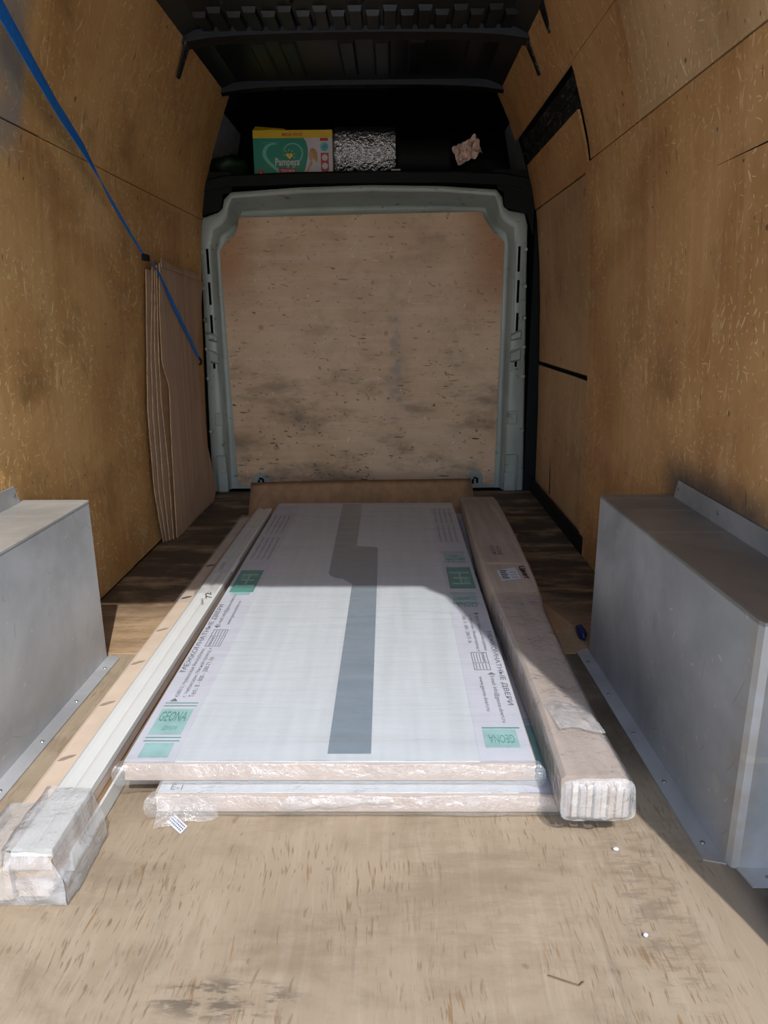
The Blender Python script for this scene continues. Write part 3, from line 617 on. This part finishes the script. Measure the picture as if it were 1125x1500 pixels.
def door_leaf(name, label, x0, y0, z0, full):
    x1, y1, z1 = x0+.80, y0+2.0, z0+T
    t = thing(name, label, 'door', (x0+.4, y0+1.0, z0), None)
    obj('leaf', B(x0+.002, x1-.002, y0+.005, y1, z0, z1, bev=.002), mDoor, t)
    obj('edge_board', B(x0, x1, y0, y0+.0048, z0+.0005, z1-.0008, bev=.0015), mEdge, t)
    obj('edge_board', B(x0-.001, x0+.0018, y0+.006, y1, z0+.0005, z1-.001), mEdge, t); obj('edge_board', B(x1-.0018, x1+.001, y0+.006, y1, z0+.0005, z1-.001), mEdge, t)
    return t, x1, y1, z1
# lower door, shifted a hand to the right
LX, LY, LZ = -.455, 1.171, .0036
dl, lx1, ly1, lz1 = door_leaf('wrapped_door', 'lower white door of the stack, its printed strip showing beside the long carton', LX, LY, LZ, False)
sp1, Q, d, up, W_ = strip_print(dl, lx1-.105, lx1-.002, LY+.004, ly1-.02, lz1, True)
small_logo(sp1, Q, d, up, .62, W_, mGreen); big_logo(sp1, Q, d, up, .76, W_); contact_block(sp1, Q, d, up, 1.05, W_, 1.1)
small_logo(sp1, Q, d, up, 1.72, W_, mPale, .22)
for k in range(4): text('Межкомнатные двери', Q(.06+.24*(k//2), W_*(.2+.25*(k % 2))), d, up, .2, mInk, sp1, h=.012)
text('Е-1', (LX+.026, LY+.012, lz1+.0004), (1, 0, 0), (0, 1, 0), .022, mInk, dl, h=.016, lift=.0012)
# upper door
UX, UY, UZ = -.525, 1.208, .0460
du, ux1, uy1, uz1 = door_leaf('wrapped_door', 'upper white film-wrapped door with grey stepped glass inlay, on top of the stack', UX, UY, UZ, True)
def rc(cx, cy, r, a0, a1): return [(cx+r*math.cos(math.radians(a0+(a1-a0)*k/5)), cy+r*math.sin(math.radians(a0+(a1-a0)*k/5))) for k in range(6)]
gl = [(-.228, uy1-.015), (-.215, 2.28)] + rc(-.155, 2.275, .06, 180, 262) + [(-.131, 2.165), (-.130, UY+.03), (-.044, UY+.03), (-.052, 2.30)] + rc(-.075, 2.53, .02, 0, 90) + [(-.134, 2.56), (-.139, uy1-.015)]
obj('glass_inlay', P([(x, y, uz1+.0002) for x, y in gl], (0, 0, .0010)), mGlass, du)
sp2, Q, d, up, W_ = strip_print(du, UX+.099, UX+.001, UY+.004, uy1-.05, uz1, False)
plate('print_band', sp2, mPale, Q(.012, W_*.18), d, up, rect(.05, W_*.6)); small_logo(sp2, Q, d, up, .068, W_, mGreen); contact_block(sp2, Q, d, up, .225, W_, 1.1)
plate('print_band', sp2, mPale, Q(.862, W_*.2), d, up, rect(.02, W_*.6)); big_logo(sp2, Q, d, up, .885, W_)
for k in range(8): text('Межкомнатные двери', Q(1.20+.32*(k % 2), W_*(.15+.2*(k//2))), d, up, .26, mInk, sp2, h=.012)
sp2, Q, d, up, W_ = strip_print(du, ux1-.106, ux1-.001, UY+.004, uy1-.10, uz1, True)
for k in range(8): text('Межкомнатные двери', Q(.02+.26*(k % 2), W_*(.12+.2*(k//2))), d, up, .22, mInk, sp2, h=.012)
small_logo(sp2, Q, d, up, .62, W_, mGreen, .12); big_logo(sp2, Q, d, up, .785, W_); small_logo(sp2, Q, d, up, 1.02, W_, mGreen, .09); contact_block(sp2, Q, d, up, 1.178, W_)
plate('print_band', sp2, mPale, Q(1.785, W_*.15), d, up, rect(.065, W_*.66)); plate('print_rule', sp2, mGreen, Q(1.777, W_*.15), d, up, rect(.004, W_*.75)); text('GEONA', Q(1.805, W_*.74), -up, d, W_*.5, mGreen, sp2, h=.03, lift=.0009)
def film_over(parent, x0, x1, y0, y1, z0, z1, mat, mat2, seed, drop, ext=.0):
    """film lying on the top face and folded down over the near end"""
    L = [(y1, z1+.0024), (y0+.05, z1+.0024)]
    ny = 90
    def fn(u, v):
        x = x0-.0005+(x1-x0+.001)*u; y = y1-(y1-y0)*v
        return Vector((x, y, z1+.0022+.0016*max(0, nz((x*2, y*9, 0), 1.4, seed))+((.010 if mat is mFilmTop else .002)*max(0, (v-.90)/.10)*max(0, nz((x*1.2, y*11, 0), 2.2, seed+5)+.25) if v > .90 else 0)))
    obj('plastic_film', sheet(40, ny, fn), mat, parent, True)
    def fe(u, v):                                                       # the folded end: bulges, gathers and small flaps at the corners
        x = x0-.004+(x1-x0+.008)*u; c = abs(u-.5)*2; cor = max(0, (c-.93)/.07)
        a = v*math.pi*.5
        if v < .35: k = v/.35; y = y0-.0022-.006*math.sin(k*1.57)-.008*cor*k; z = z1+.003-.006*k*k
        else: k = (v-.35)/.65; y = y0-.0085-.006*math.sin(k*3.1)-.008*cor; z = z1-.003-(z1-z0-drop)*k
        n = nz((x*6, y*20, z*18), 2, seed); y -= .004*max(0, n); z += .003*nz((x*9, z*30, 1), 1.5, seed+2)*(1 if v < .9 else .5)
        x += (.012 if u > .5 else -.012)*cor*math.sin(v*3.1)
        return Vector((x, min(y, y0-.0015) if v > .1 else y0+.004-.05*v, max(z, z0+.0005)))
    obj('folded_film', sheet(70, 14, fe), mat2, parent, True)
film_over(du, UX, ux1, UY, uy1-.01, UZ, uz1, mFilmTop, mFilmEnd, 3, .001)
film_over(dl, LX, lx1, LY, LY+.036, LZ, lz1, mFilmEnd, mFilmEnd, 11, .001)
# loose film ends and the dotted tape hanging off the lower door
obj('film_flap', sheet(12, 8, lambda u, v: Vector((-.445+.11*u+.01*v*math.sin(u*9), LY-.012-.008*v-.03*v*v*(1-u), lz1+.003-.040*v+.003*math.sin(u*14)))), mFilmFlap, dl, True)
obj('film_flap', sheet(14, 8, lambda u, v: Vector((-.20+.20*u-.03*v*(1-u), LY-.014-.006*math.sin(v*3), lz1+.004-.036*v*(.3+.7*(1-u))+.003*math.sin(u*16+v*3)))), mFilmFlap, dl, True)
tg = obj('dotted_tape', P([(-.428, 1.145, .003), (-.419, 1.166, .003), (-.385, 1.132, .003), (-.392, 1.111, .003)], (0, 0, .0008)), mTagW, dl)
e1 = (Vector((-.385, 1.132, 0))-Vector((-.419, 1.166, 0))); e2 = Vector((-.428, 1.145, 0))-Vector((-.419, 1.166, 0))
for i in range(9):
    for j in range(3):
        c = Vector((-.419, 1.166, .0039))+e1*((i+.5+.25*(j % 2))/9.4)+e2*((j+.9)/4)
        obj('print_dot', P([c+e1*.036*math.cos(k*math.pi/3)+e2*.08*math.sin(k*math.pi/3) for k in range(6)], (0, 0, .0002)), mTagB, tg)

# ---------------------------------------------------------------- long carton at the right
ct = thing('long_carton', 'long kraft carton of trim lying on the lower door, near end in crinkled film', 'carton', (.36, 2.1, .046))
CS = [(1.112, .300, .420, .0505, .128), (1.25, .302, .412, .0505, .133), (1.32, .303, .409, .0505, .137), (1.50, .300, .408, .0505, .142), (1.70, .296, .411, .0505, .143), (1.85, .293, .417, .0505, .142), (1.93, .290, .430, .0505, .141), (2.10, .288, .440, .0505, .142), (2.33, .290, .450, .0505, .140), (2.60, .297, .459, .0505, .136), (2.90, .305, .467, .0505, .130), (3.10, .310, .471, .0505, .122), (3.20, .313, .470, .0505, .115), (3.25, .317, .462, .0505, .10)]
def cring(y, xl, xr, zb, zt, g=0., b=.008):
    xl -= g; xr += g; zt += g
    return [(xl+b, y, zt), (xr-b, y, zt), (xr, y, zt-b), (xr, y, zb+b), (xr-b, y, zb), (xl+b, y, zb), (xl, y, zb+b), (xl, y, zt-b)]
obj('carton_body', loft(bmesh.new(), [cring(*c) for c in CS]), mCardY, ct)
for i in range(9):
    x = .306+i*.0128; h_ = .108+.012*random.random()
    obj('slat', B(x, x+.0095+.002*random.random(), 1.094+.01*random.random(), 1.13, .050, h_, bev=.001), random.choice((mEdge, mPeach, mOchre, mCardY)), ct)
def fring(t):                                                           # film sleeve, 60 samples round
    y = 1.092+t*.86
    for a, b in zip(CS, CS[1:]):
        if a[0] <= max(y, 1.112) <= b[0]:
            k = (max(y, 1.112)-a[0])/(b[0]-a[0]); c = [a[i]+(b[i]-a[i])*k for i in range(5)]; break
    c[0] = y; base = cring(*c, g=.003); pts = []
    for i in range(8):
        p, q = Vector(base[i]), Vector(base[(i+1) % 8])
        for s_ in range(8 if i % 2 == 0 else 2):
            r = p+(q-p)*(s_/(8 if i % 2 == 0 else 2)); ce_ = Vector(((c[1]+c[2])/2, y, .09)); dr = (r-ce_); dr.y = 0; dr.normalize()
            n = max(0, nz(r*1.0, 38, 2)+.5*nz(r, 90, 5)); r = r+dr*(.0045*n*(1 if y < 1.45 else .5)); r.z = max(r.z, .0465); pts.append(r)
    return pts
obj('plastic_film', loft(bmesh.new(), [fring(t/40) for t in range(41)], True, False), mFilmEnd, ct, True)
def fend(u, v):
    a_, b_ = 2*u-1, 2*v-1; n_ = max(1e-6, (abs(a_)**6+abs(b_)**6)**(1/6)); f_ = max(abs(a_), abs(b_))/n_; a_, b_ = a_*f_, b_*f_
    x = .361+.064*a_; z = .0905+.0435*b_; e = min(u, 1-u, v, 1-v)
    y = 1.089-.006*min(1, e*7)-.006*nz((x*50, z*20, 0), 1, 4)+ .014*max(0, .12-e)/.12
    if e <= 0: y = 1.094
    return Vector((x+(.008*(1-v)*u), y, max(.0466, z+.003*nz((x*40, 2, z*30), 1, 8))))
obj('folded_film', sheet(24, 18, fend), mFilmBag, ct, True)
obj('bunched_film', sheet(20, 12, lambda u, v: Vector((.325+.085*u-.012*v, 1.235+.10*v+.01*math.sin(u*5), .1385+.003+.006*math.sin(u*3.14)*math.sin(v*3.14)+.004*nz((u*6, v*5, 0), 1, 3)))), mBlob, ct, True)
obj('tape_band', loft(bmesh.new(), [cring(y, *[(a+(b-a)*f)+o_ for a, b, o_ in zip((.290, .430, .0505, .141), (.288, .440, .0505, .142), (-.0006, .0006, 0, .0006))]) for y, f in ((1.935, .02), (1.965, .15))], True, False), mTape, ct)
obj('tape_band', loft(bmesh.new(), [cring(y, .2895, .4485, .0505, .1415) for y in (2.20, 2.215)], True, False), mTape, ct)
st = obj('sticker', P([(.328, 2.135, .1432), (.391, 2.165, .1432), (.392, 2.062, .1432), (.331, 2.045, .1432)], (0, 0, .0004)), mPaper, ct)
for k in range(5): plate('print_rule', st, mInk, (.336+.0*k, 2.06+.016*k, .1437), (1, .1, 0), (0, 1, 0), rect(.018 if k % 2 else .022, .010))
for k in range(3): plate('print_rule', st, mInk, (.366, 2.07+.022*k, .1437), (1, .1, 0), (0, 1, 0), rect(.02, .003))
text('Цвет', (.404, 2.175, .1428), (0, -1, 0), (1, .1, 0), .115, mInk2, ct, h=.022, name='marker_writing', bold=.03)
text('403', (.352, 2.29, .1420), (0, 1, 0), (-1, 0, 0), .10, mInk, ct, h=.015, name='stamp_print'); text('30+', (.372, 2.29, .1420), (0, 1, 0), (-1, 0, 0), .10, mInk, ct, h=.015, name='stamp_print')

# ---------------------------------------------------------------- bundle of casings at the left
bu = thing('casing_bundle', 'bundle of white and peach door casings beside the left wheel box, near end bagged', 'bundle', (-.6, 2.0, 0))
def shift(y): return -.006+.014*(y-.95)/2.13                           # the bundle lies slightly askew
def run(name, prof, y0, y1, mat, smooth=False): return obj(name, loft(bmesh.new(), [[(x+shift(y), y, z) for x, z in prof] for y in (y0, (y0+y1)/2, y1)]), mat, bu, smooth)
run('white_casing', [(-.612, .083), (-.610, .094), (-.603, .0995), (-.592, .100), (-.586, .0965), (-.582, .0935), (-.577, .0935), (-.572, .0975), (-.566, .0985), (-.546, .0985), (-.543, .097), (-.543, .083)], .962, 3.07, mWhiteM)
run('casing', [(-.611, .062), (-.611, .0815), (-.544, .0815), (-.544, .062)], .957, 3.05, mEdge)
run('casing', [(-.612, .040), (-.612, .0605), (-.546, .0605), (-.546, .040)], .966, 3.06, mOchre)
run('casing', [(-.610, .020), (-.610, .0385), (-.548, .0385), (-.548, .020)], .960, 3.03, mEdge)
run('casing', [(-.610, .0036), (-.610, .0188), (-.560, .0188), (-.560, .0036)], .964, 3.04, mPeach)
run('white_casing', [(-.558, .0036), (-.558, .040), (-.554, .043), (-.546, .043), (-.543, .040), (-.543, .0036)], 1.02, 3.02, mWhiteM)
pe = run('peach_casing', [(-.680, .004), (-.680, .056), (-.676, .063), (-.668, .067), (-.625, .069), (-.614, .069), (-.614, .004)], .955, 3.03, mPeach)
for y in (1.25, 1.46, 1.66, 1.86, 2.10, 2.40):
    xs_ = -.652+shift(y); obj('dent', P([(xs_+a, y+b, .0665+.0018) for a, b in ((-.014, -.010), (-.004, -.008), (.012, .004), (.016, .012), (.004, .010), (-.010, .000))], (0, 0, .0008)), flat('shallow_dent', (138, 122, 108)) if y < 2 else mInk2, pe)
obj('sticker', P([(-.601+.02, 2.25, .1003), (-.552+.02, 2.25, .1003), (-.552+.02, 2.36, .1003), (-.601+.02, 2.36, .1003)], (0, 0, .0004)), mPaper, bu)
text('72', (-.548, 2.02, .0988), (-.3, 1, 0), (-1, -.3, 0), .05, mInk2, bu, h=.018, name='pencil_writing'); text('белый', (-.560, 1.97, .0988), (-.3, 1, 0), (-1, -.3, 0), .05, mInk, bu, h=.008, name='pencil_writing')
text('2000', (-.574, 2.27, .1008), (0, 1, 0), (-1, 0, 0), .07, mInk, bu, h=.012); 
def bag(t):                                                             # film bag over the near end, 56 samples round
    y = .948+t*.16; g = .004+.006*math.sin(t*3.1); out_ = []
    prof = [(-.69, .003), (-.69, .071), (-.618, .074), (-.616, .104), (-.541, .103), (-.535, .060), (-.526, .046), (-.524, .003)]
    if t > .5: prof[5] = (-.535+.01*(t-.5), .055)
    for i in range(8):
        p, q = Vector((prof[i][0], y, prof[i][1])), Vector((prof[(i+1) % 8][0], y, prof[(i+1) % 8][1]))
        for k in range(7):
            r = p+(q-p)*(k/7); dr = r-Vector((-.6, y, .045)); dr.y = 0; dr.normalize(); r = r+dr*(g*.5+.006*max(0, nz(r, 30, 6)))
            r.x += shift(y); r.z = max(r.z, .0008); out_.append(r)
    return out_
obj('plastic_film', loft(bmesh.new(), [bag(t/14) for t in range(15)], True, False), mFilmBag, bu, True)
def bend_(u, v):
    x = -.69+.166*u; top = .072 if x < -.618 else .102
    if x > -.545: top = .102-(x+.545)*2.4
    z = .002+(top-.002)*v; e = min(u, 1-u, v, 1-v)
    return Vector((x+shift(.95), .9475-.007*min(1, e*6)-.006*nz((x*40, 1, z*30), 1, 9), max(.001, z+.003*nz((x*30, 3, z*40), 1, 2))))
obj('folded_film', sheet(30, 16, bend_), mFilmBag, bu, True)
obj('plastic_film', sheet(26, 60, lambda u, v: Vector((-.675+.130*u+shift(2.05+v*1.0), 2.05+v*1.0, (.0725 if u < .44 else (.0725+.031*min(1, (u-.44)/.06)))+.001+.002*max(0, nz((u*3, v*14, 0), 1.5, 7))))), mFilmTop, bu, True)

# ---------------------------------------------------------------- cardboard
cs = obj('cardboard_sheet', sheet(20, 16, lambda u, v: Vector(((-.665-.05*v)+(1.085+.03*v)*u, 3.075+.455*v+.05*u*v, .0002+.108*max(0, (v-.34)/.66)**1.6*(1+.08*u)+.004*math.sin(u*5)*max(0, v-.4))), .003), mCardB, None, True)
tag(settle(cs, (-.15, 3.2, 0)), 'brown cardboard sheet lying under the far end of the doors, curling up at bulkhead', 'cardboard')
def leaning(name, pts, x_top, x_bot, label, mat, seed, flap=None):
    """one flat cardboard sheet leaning on the left wall: pts = (y, z) outline; x goes from foot to top"""
    H = max(p[1] for p in pts); bm = bmesh.new(); fine = []
    for (a, b), (c, d_) in zip(pts, pts[1:]+pts[:1]):
        n = 8
        for k in range(n):
            y, z = a+(c-a)*k/n, b+(d_-b)*k/n
            fine.append((y+.004*nz((y*9, z*9, 0), 2, seed), max(.0008, z+.003*nz((y*8, z*8, 4), 2, seed))))
    X = lambda y, z: x_bot+(x_top-x_bot)*(z/H)+.002*math.sin(y*9)
    P3 = [(X(y, z), y, z) for y, z in fine]
    a = [bm.verts.new(p) for p in P3]; b = [bm.verts.new((p[0]+.0042, p[1], p[2])) for p in P3]
    bm.faces.new(a); bm.faces.new(b[::-1]); sd = []
    for i in range(len(a)): sd.append(bm.faces.new((a[i], b[i], b[(i+1) % len(a)], a[(i+1) % len(a)])))
    for f in sd: f.material_index = 1
    o = obj(name, bm, None, None, False, [mat, mCardEdge]); settle(o, (x_bot, pts[0][0], 0))
    tag(o, label, 'cardboard', 'cardboard sheets leaning on the left wall')
    if flap: obj('flap', P([(X(y, min(z, H))+.006+dx, y, z) for y, z, dx in flap], (.003, 0, .001)), mat, o)
    return o
FAR = [(3.645, 1.085), (3.44, .75), (3.52, .34), (3.655, .055), (3.60, .001)]
for i_, (near, lab, mt) in enumerate((
    ([(2.885, .001), (2.82, .24), (2.81, .57), (2.90, 1.10)], 'cardboard sheet flat against left wall, innermost of the leaning stack', mCard),
    ([(2.892, .001), (2.845, .22), (2.84, .54), (2.868, .78), (2.955, 1.112)], 'second cardboard sheet out from left wall, standing edge-on in the stack', mCard),
    ([(2.905, .001), (2.875, .25), (2.878, .55), (2.892, .80), (2.965, 1.100)], 'third cardboard sheet from left wall, middle of the leaning stack', mCard),
    ([(2.925, .001), (2.93, .30), (2.905, .60), (2.915, .80), (2.972, 1.122)], 'cardboard sheet just behind the outermost one, its near edge crumpled', mCardB),
    ([(3.03, .001), (2.935, .004), (2.955, .38), (2.985, .64), (2.915, .75), (2.938, .96), (2.978, 1.125)], 'outermost leaning cardboard sheet, broad brown face with folded flap on top', mCard))):
    leaning('cardboard_sheet', near+[(y-.012*(4-i_)*.3, z) for y, z in FAR], -.950+.0065*i_+(.003 if i_ == 4 else 0), -.974+.0100*i_+(.003 if i_ == 4 else 0), lab, mt, i_+1, [(2.985, 1.112, 0), (3.0, 1.145, -.004), (3.20, 1.125, -.005), (3.55, 1.12, -.004), (3.57, 1.086, 0)] if i_ == 4 else None)
def scrap(pts, label, z=.0006):
    o = obj('cardboard_scrap', P([(x, y, z) for x, y in pts], (0, 0, .003)), mCardB); c = Vector((sum(p[0] for p in pts)/len(pts), sum(p[1] for p in pts)/len(pts), z)); settle(o, c)
    return tag(o, label, 'cardboard')
scrap([(.475, 2.28), (.53, 2.10), (.550, 2.03), (.49, 1.98), (.445, 1.99), (.46, 2.2)], 'torn cardboard scrap on the floor between long carton and right wheel box')
scrap([(.478, 2.98), (.545, 2.99), (.505, 2.80), (.482, 2.72)], 'small cardboard scrap on the floor at far side of long carton')

# ---------------------------------------------------------------- blue strap
pts = [((-.80, 1.45, 1.66), .050, .15), ((-.815, 1.596, 1.622), .050, .1), ((-.835, 1.764, 1.556), .048, .0), ((-.850, 1.90, 1.506), .046, -.05), ((-.872, 2.08, 1.447), .044, -.1), ((-.886, 2.262, 1.388), .042, -.15), ((-.902, 2.40, 1.335), .034, -.5), ((-.912, 2.527, 1.279), .022, -.95), ((-.922, 2.68, 1.213), .012, -1.2), ((-.928, 2.827, 1.150), .010, -1.35), ((-.921, 2.90, 1.127), .012, -.8), ((-.912, 2.95, 1.085), .022, -.2), ((-.909, 3.111, .961), .024, .1), ((-.913, 3.30, .842), .023, .1), ((-.918, 3.483, .727), .022, .1)]
bm = bmesh.new(); rings = []
for i, (p, wd, tw) in enumerate(pts):
    p = Vector(p); dv = (Vector(pts[min(i+1, len(pts)-1)][0])-Vector(pts[max(i-1, 0)][0])).normalized()
    side = Vector((1, 0, 0)).cross(dv).normalized(); n = dv.cross(side).normalized()
    s2 = side*math.cos(tw)+n*math.sin(tw); n2 = dv.cross(s2)
    rings.append([p+s2*wd/2+n2*.0009, p-s2*wd/2+n2*.0009, p-s2*wd/2-n2*.0009, p+s2*wd/2-n2*.0009])
sb = obj('lashing_strap', loft(bm, rings), mStrap); settle(sb, (-.92, 3.483, .727)); tag(sb, 'blue webbing strap running down the left wall over the leaning cardboard', 'strap')
hk = obj('hook', tube(bmesh.new(), [(-.918, 3.475, .735), (-.912, 3.485, .722), (-.914, 3.495, .708), (-.922, 3.49, .70)], .005, 6), mPit, sb)
bk = obj('buckle', B(-.934, -.916, 2.82, 2.87, 1.125, 1.15, bev=.004), mPit, sb)

# ---------------------------------------------------------------- things on the shelf over the cab
SZ = 1.590
nb = thing('nappy_box', 'green and yellow nappy box on the shelf over the bulkhead', 'box', (-.485, 3.99, SZ))
x0, x1, y0, y1, z1 = -.678, -.288, 3.868, 4.10, 1.800
nbf = obj('carton_body', B(x0, x1, y0, y1, SZ, z1, bev=.002), mWht, nb)
obj('top_flap', P([(x0, y0-.001, z1-.004), (x0+.01, y0+.03, z1+.022), (x0+.14, y0+.09, z1+.026), (x0+.16, y0+.0, z1+.002)], (0, 0, .002)), mYel, nb)
F = lambda a, b: (x0+a, y0, SZ+b); D, U = (1, 0, 0), (0, 0, 1); BW, BH = x1-x0, z1-SZ
def pl(name, mat, pts, lift): return plate(name, nbf, mat, F(0, 0), D, U, pts, lift=lift)
pl('print_band', mYel, [(0, BH-.036), (BW, BH-.036), (BW, BH-.001), (0, BH-.001)], .0004)
pl('print_field', mTeal, [(0, 0), (BW*.61, 0), (BW*.655, .04), (BW*.685, .09), (BW*.69, .125), (BW*.67, .155), (BW*.64, BH-.036), (0, BH-.036)], .0004)
def heart(k, cx, cz):
    q = []
    for i in range(40):
        t = 2*math.pi*i/40; q.append((cx+k*16*math.sin(t)**3, cz+k*(13*math.cos(t)-5*math.cos(2*t)-2*math.cos(3*t)-math.cos(4*t))*.93))
    return q
pl('print_heart', mMint, [(max(.002, a), max(.002, b)) for a, b in heart(.0063, BW*.37, .083)], .0008); pl('print_heart', mTeal, [(max(.0, a), max(.0, b)) for a, b in heart(.0055, BW*.385, .086)], .0012)
text('MEGA PACK', F(BW*.37, BH-.026), D, U, BW*.26, mRed, nbf, h=.013, lift=.0009, bold=.02)
text('Pampers', F(BW*.27, .052), D, U, BW*.31, mWht, nbf, h=.044, lift=.0018, bold=.025)
pl('print_label', mRed, [(BW*.33, .014), (BW*.52, .014), (BW*.535, .018), (BW*.535, .038), (BW*.33, .040), (BW*.315, .036), (BW*.315, .018)], .0016)
text('трусики', F(BW*.335, .023), D, U, BW*.18, mWht, nbf, h=.013, lift=.0022, bold=.02)
pl('print_dot', mRed, [(BW*.085+.018*math.cos(a), .016+.018*math.sin(a)*.95) for a in [k*math.pi/8 for k in range(16)]], .0014); text('6', F(BW*.073, .008), D, U, .009, mWht, nbf, h=.017, lift=.0022)
text('Премиум защита', F(BW*.11, BH-.058), D, U, BW*.2, mMint, nbf, h=.007, lift=.0016); text('и комфорт', F(BW*.14, BH-.068), D, U, BW*.14, mMint, nbf, h=.006, lift=.0016)
pl('print_heart', mOrg, heart(.0010, BW*.455, .094), .0018); pl('print_heart', mYel, heart(.0005, BW*.46, .095), .0022)
for a in range(6):
    t = math.radians(-20+38*a); c, s_ = math.cos(t), math.sin(t); cx, cz = BW*.455, .095
    pl('print_ray', mOrg, [(cx+c*.021-s_*.0012, cz+s_*.021+c*.0012), (cx+c*.021+s_*.0012, cz+s_*.021-c*.0012), (cx+c*.028+s_*.0012, cz+s_*.028-c*.0012), (cx+c*.028-s_*.0012, cz+s_*.028+c*.0012)], .0018)
# printed toddler: shirt, arm, face, hair
pl('printed_shirt', mWht, [(BW*.655, .002), (BW*.83, .002), (BW*.835, .03), (BW*.81, .062), (BW*.78, .078), (BW*.745, .074), (BW*.705, .045)], .0012)
pl('printed_arm', mSkin, [(BW*.61, .012), (BW*.66, .006), (BW*.70, .030), (BW*.745, .06), (BW*.735, .074), (BW*.71, .066), (BW*.67, .026), (BW*.62, .022)], .0018)
pl('printed_hair', mHair, [(BW*.715, .118), (BW*.735, .128), (BW*.775, .126), (BW*.805, .108), (BW*.81, .075), (BW*.80, .062), (BW*.785, .07), (BW*.75, .085), (BW*.72, .10)], .0016)
pl('printed_face', mSkin, [(BW*.70, .098), (BW*.708, .112), (BW*.73, .115), (BW*.75, .105), (BW*.755, .085), (BW*.735, .072), (BW*.708, .076), (BW*.698, .088)], .0022)
pl('print_panel', mRed, [(BW*.845, BH-.050), (BW*.945, BH-.050), (BW*.945, BH-.037), (BW*.845, BH-.037)], .0008)
pl('print_panel', mRed, [(BW*.85, .03), (BW*.865, .012), (BW*.9, .005), (BW*.935, .012), (BW*.95, .03), (BW*.95, .106), (BW*.85, .106)], .0008)
disc = lambda cx, cz, r: [(cx+r*math.cos(a), cz+r*math.sin(a)) for a in [k*math.pi/9 for k in range(18)]]
pl('print_dot', mMint, disc(BW*.897, .134, .021), .0012); pl('print_emblem', mBluP, [(BW*.855, .128), (BW*.945, .128), (BW*.92, .147), (BW*.89, .143)], .0018); pl('print_emblem', mBluP, [(BW*.865, .120), (BW*.925, .117), (BW*.92, .122), (BW*.87, .126)], .0018)
pl('print_dot', mWht, disc(BW*.90, .085, .0145), .0012); pl('print_dot', mWht, disc(BW*.90, .047, .0145), .0012)
# foil roll and dark roll
def roll(name, xa, xb, cy, cz, r, mat, label, cat, core, seed):
    rings = []
    for i in range(17):
        x = xa+(xb-xa)*i/16; rings.append([(x, cy+(r+.002*nz((x*9, a, 0), 3, seed))*math.cos(a), cz+(r+.002*nz((x*9, a, 0), 3, seed))*math.sin(a)) for a in [k*math.pi/16 for k in range(32)]])
    t = thing(name, label, cat, ((xa+xb)/2, cy, SZ)); obj('wrap', loft(bmesh.new(), rings), mat, t, True)
    obj('core', tube(bmesh.new(), [(xa-.003, cy, cz), (xb+.003, cy, cz)], .02, 12), core, t)
roll('foil_roll', -.281, .022, 3.985, SZ+.123, .122, mFoil, 'roll of silver bubble foil on the shelf, right of the nappy box', 'roll', mCardB, 1)
roll('dark_roll', .028, .300, 4.02, SZ+.098, .097, mPit, 'dark wrapped roll on the shelf between foil roll and crumpled paper', 'roll', mPit, 4)
tag(settle(obj('dark_bundle', lump((.475, 4.08, SZ+.055), (.13, .14, .065), 2, .25), mBagB, None, True), (.475, 4.08, SZ)), 'dark cloth bundle on the shelf under the crumpled paper', 'cloth')
tag(settle(obj('dark_sack', lump((.52, 4.38, SZ+.10), (.14, .12, .12), 8, .3), mBagB, None, True), (.52, 4.38, SZ)), 'dark sack at the right back of the shelf', 'sack')
tag(settle(obj('green_bag', lump((-.83, 4.05, SZ+.062), (.10, .12, .075), 5, .35), mBagG, None, True), (-.83, 4.05, SZ)), 'dark green plastic bag at the left end of the shelf', 'bag')
def crumple(u, v):
    x, z = -.06+.14*u, -.05+.10*v
    return Vector((.365+x*math.cos(.6)-z*math.sin(.6)*.6, 3.868+.05*nz((u*4, v*4, 0), 1.1, 3)+.03*nz((u*9, v*8, 2), 1, 1), 1.697+x*math.sin(.6)*.7+z*.8+.018*nz((u*5, v*6, 5), 1, 7)))
tp = obj('crumpled_paper', sheet(14, 10, crumple, .0015), mTissue); settle(tp, (.365, 3.868, 1.655)); tag(tp, 'crumpled pinkish white paper resting on the dark bundle on the shelf', 'paper')
tag(settle(obj('white_tag', P([(0, 3.80, SZ+.008), (.045, 3.80, SZ+.011), (.045, 3.806, SZ+.020), (.0, 3.806, SZ+.017)], (0, .002, 0)), mPaper), (.02, 3.80, SZ+.008)), 'tiny white tag on the shelf lip below the foil roll', 'tag')
# ---------------------------------------------------------------- litter on the floor
def bit(name, c, r, mat, label, cat, seed, grp=None):
    o = obj(name, lump(c, r, seed, .3, True, 2), mat, None, True); settle(o, (c[0], c[1], 0)); return tag(o, label, cat, grp)
bit('foam_crumb', (.395, 1.076, .003), (.0055, .004, .003), mPaper, 'white foam crumb on the floor in front of long carton', 'crumb', 1)
bit('foam_crumb', (.385, .892, .003), (.004, .004, .003), mPaper, 'white foam crumb on the floor nearest the tail end', 'crumb', 2)
gv = obj('blue_glove', lump((.556, 1.955, .0145), (.012, .040, .018), 6, .25), mBlue, None, True); settle(gv, (.556, 1.955, 0)); tag(gv, 'dark blue rag on the floor behind right wheel box corner', 'rag'); gv.name = 'blue_rag'
sp = obj('wood_splinter', tube(bmesh.new(), [(.222, .822, .0022), (.245, .812, .003), (.262, .806, .0022), (.270, .812, .0025)], .0012, 5), flat('dark_splinter', (92, 70, 50))); settle(sp, (.245, .812, .001)); tag(sp, 'thin bent wood splinter on the sunlit floor', 'splinter')
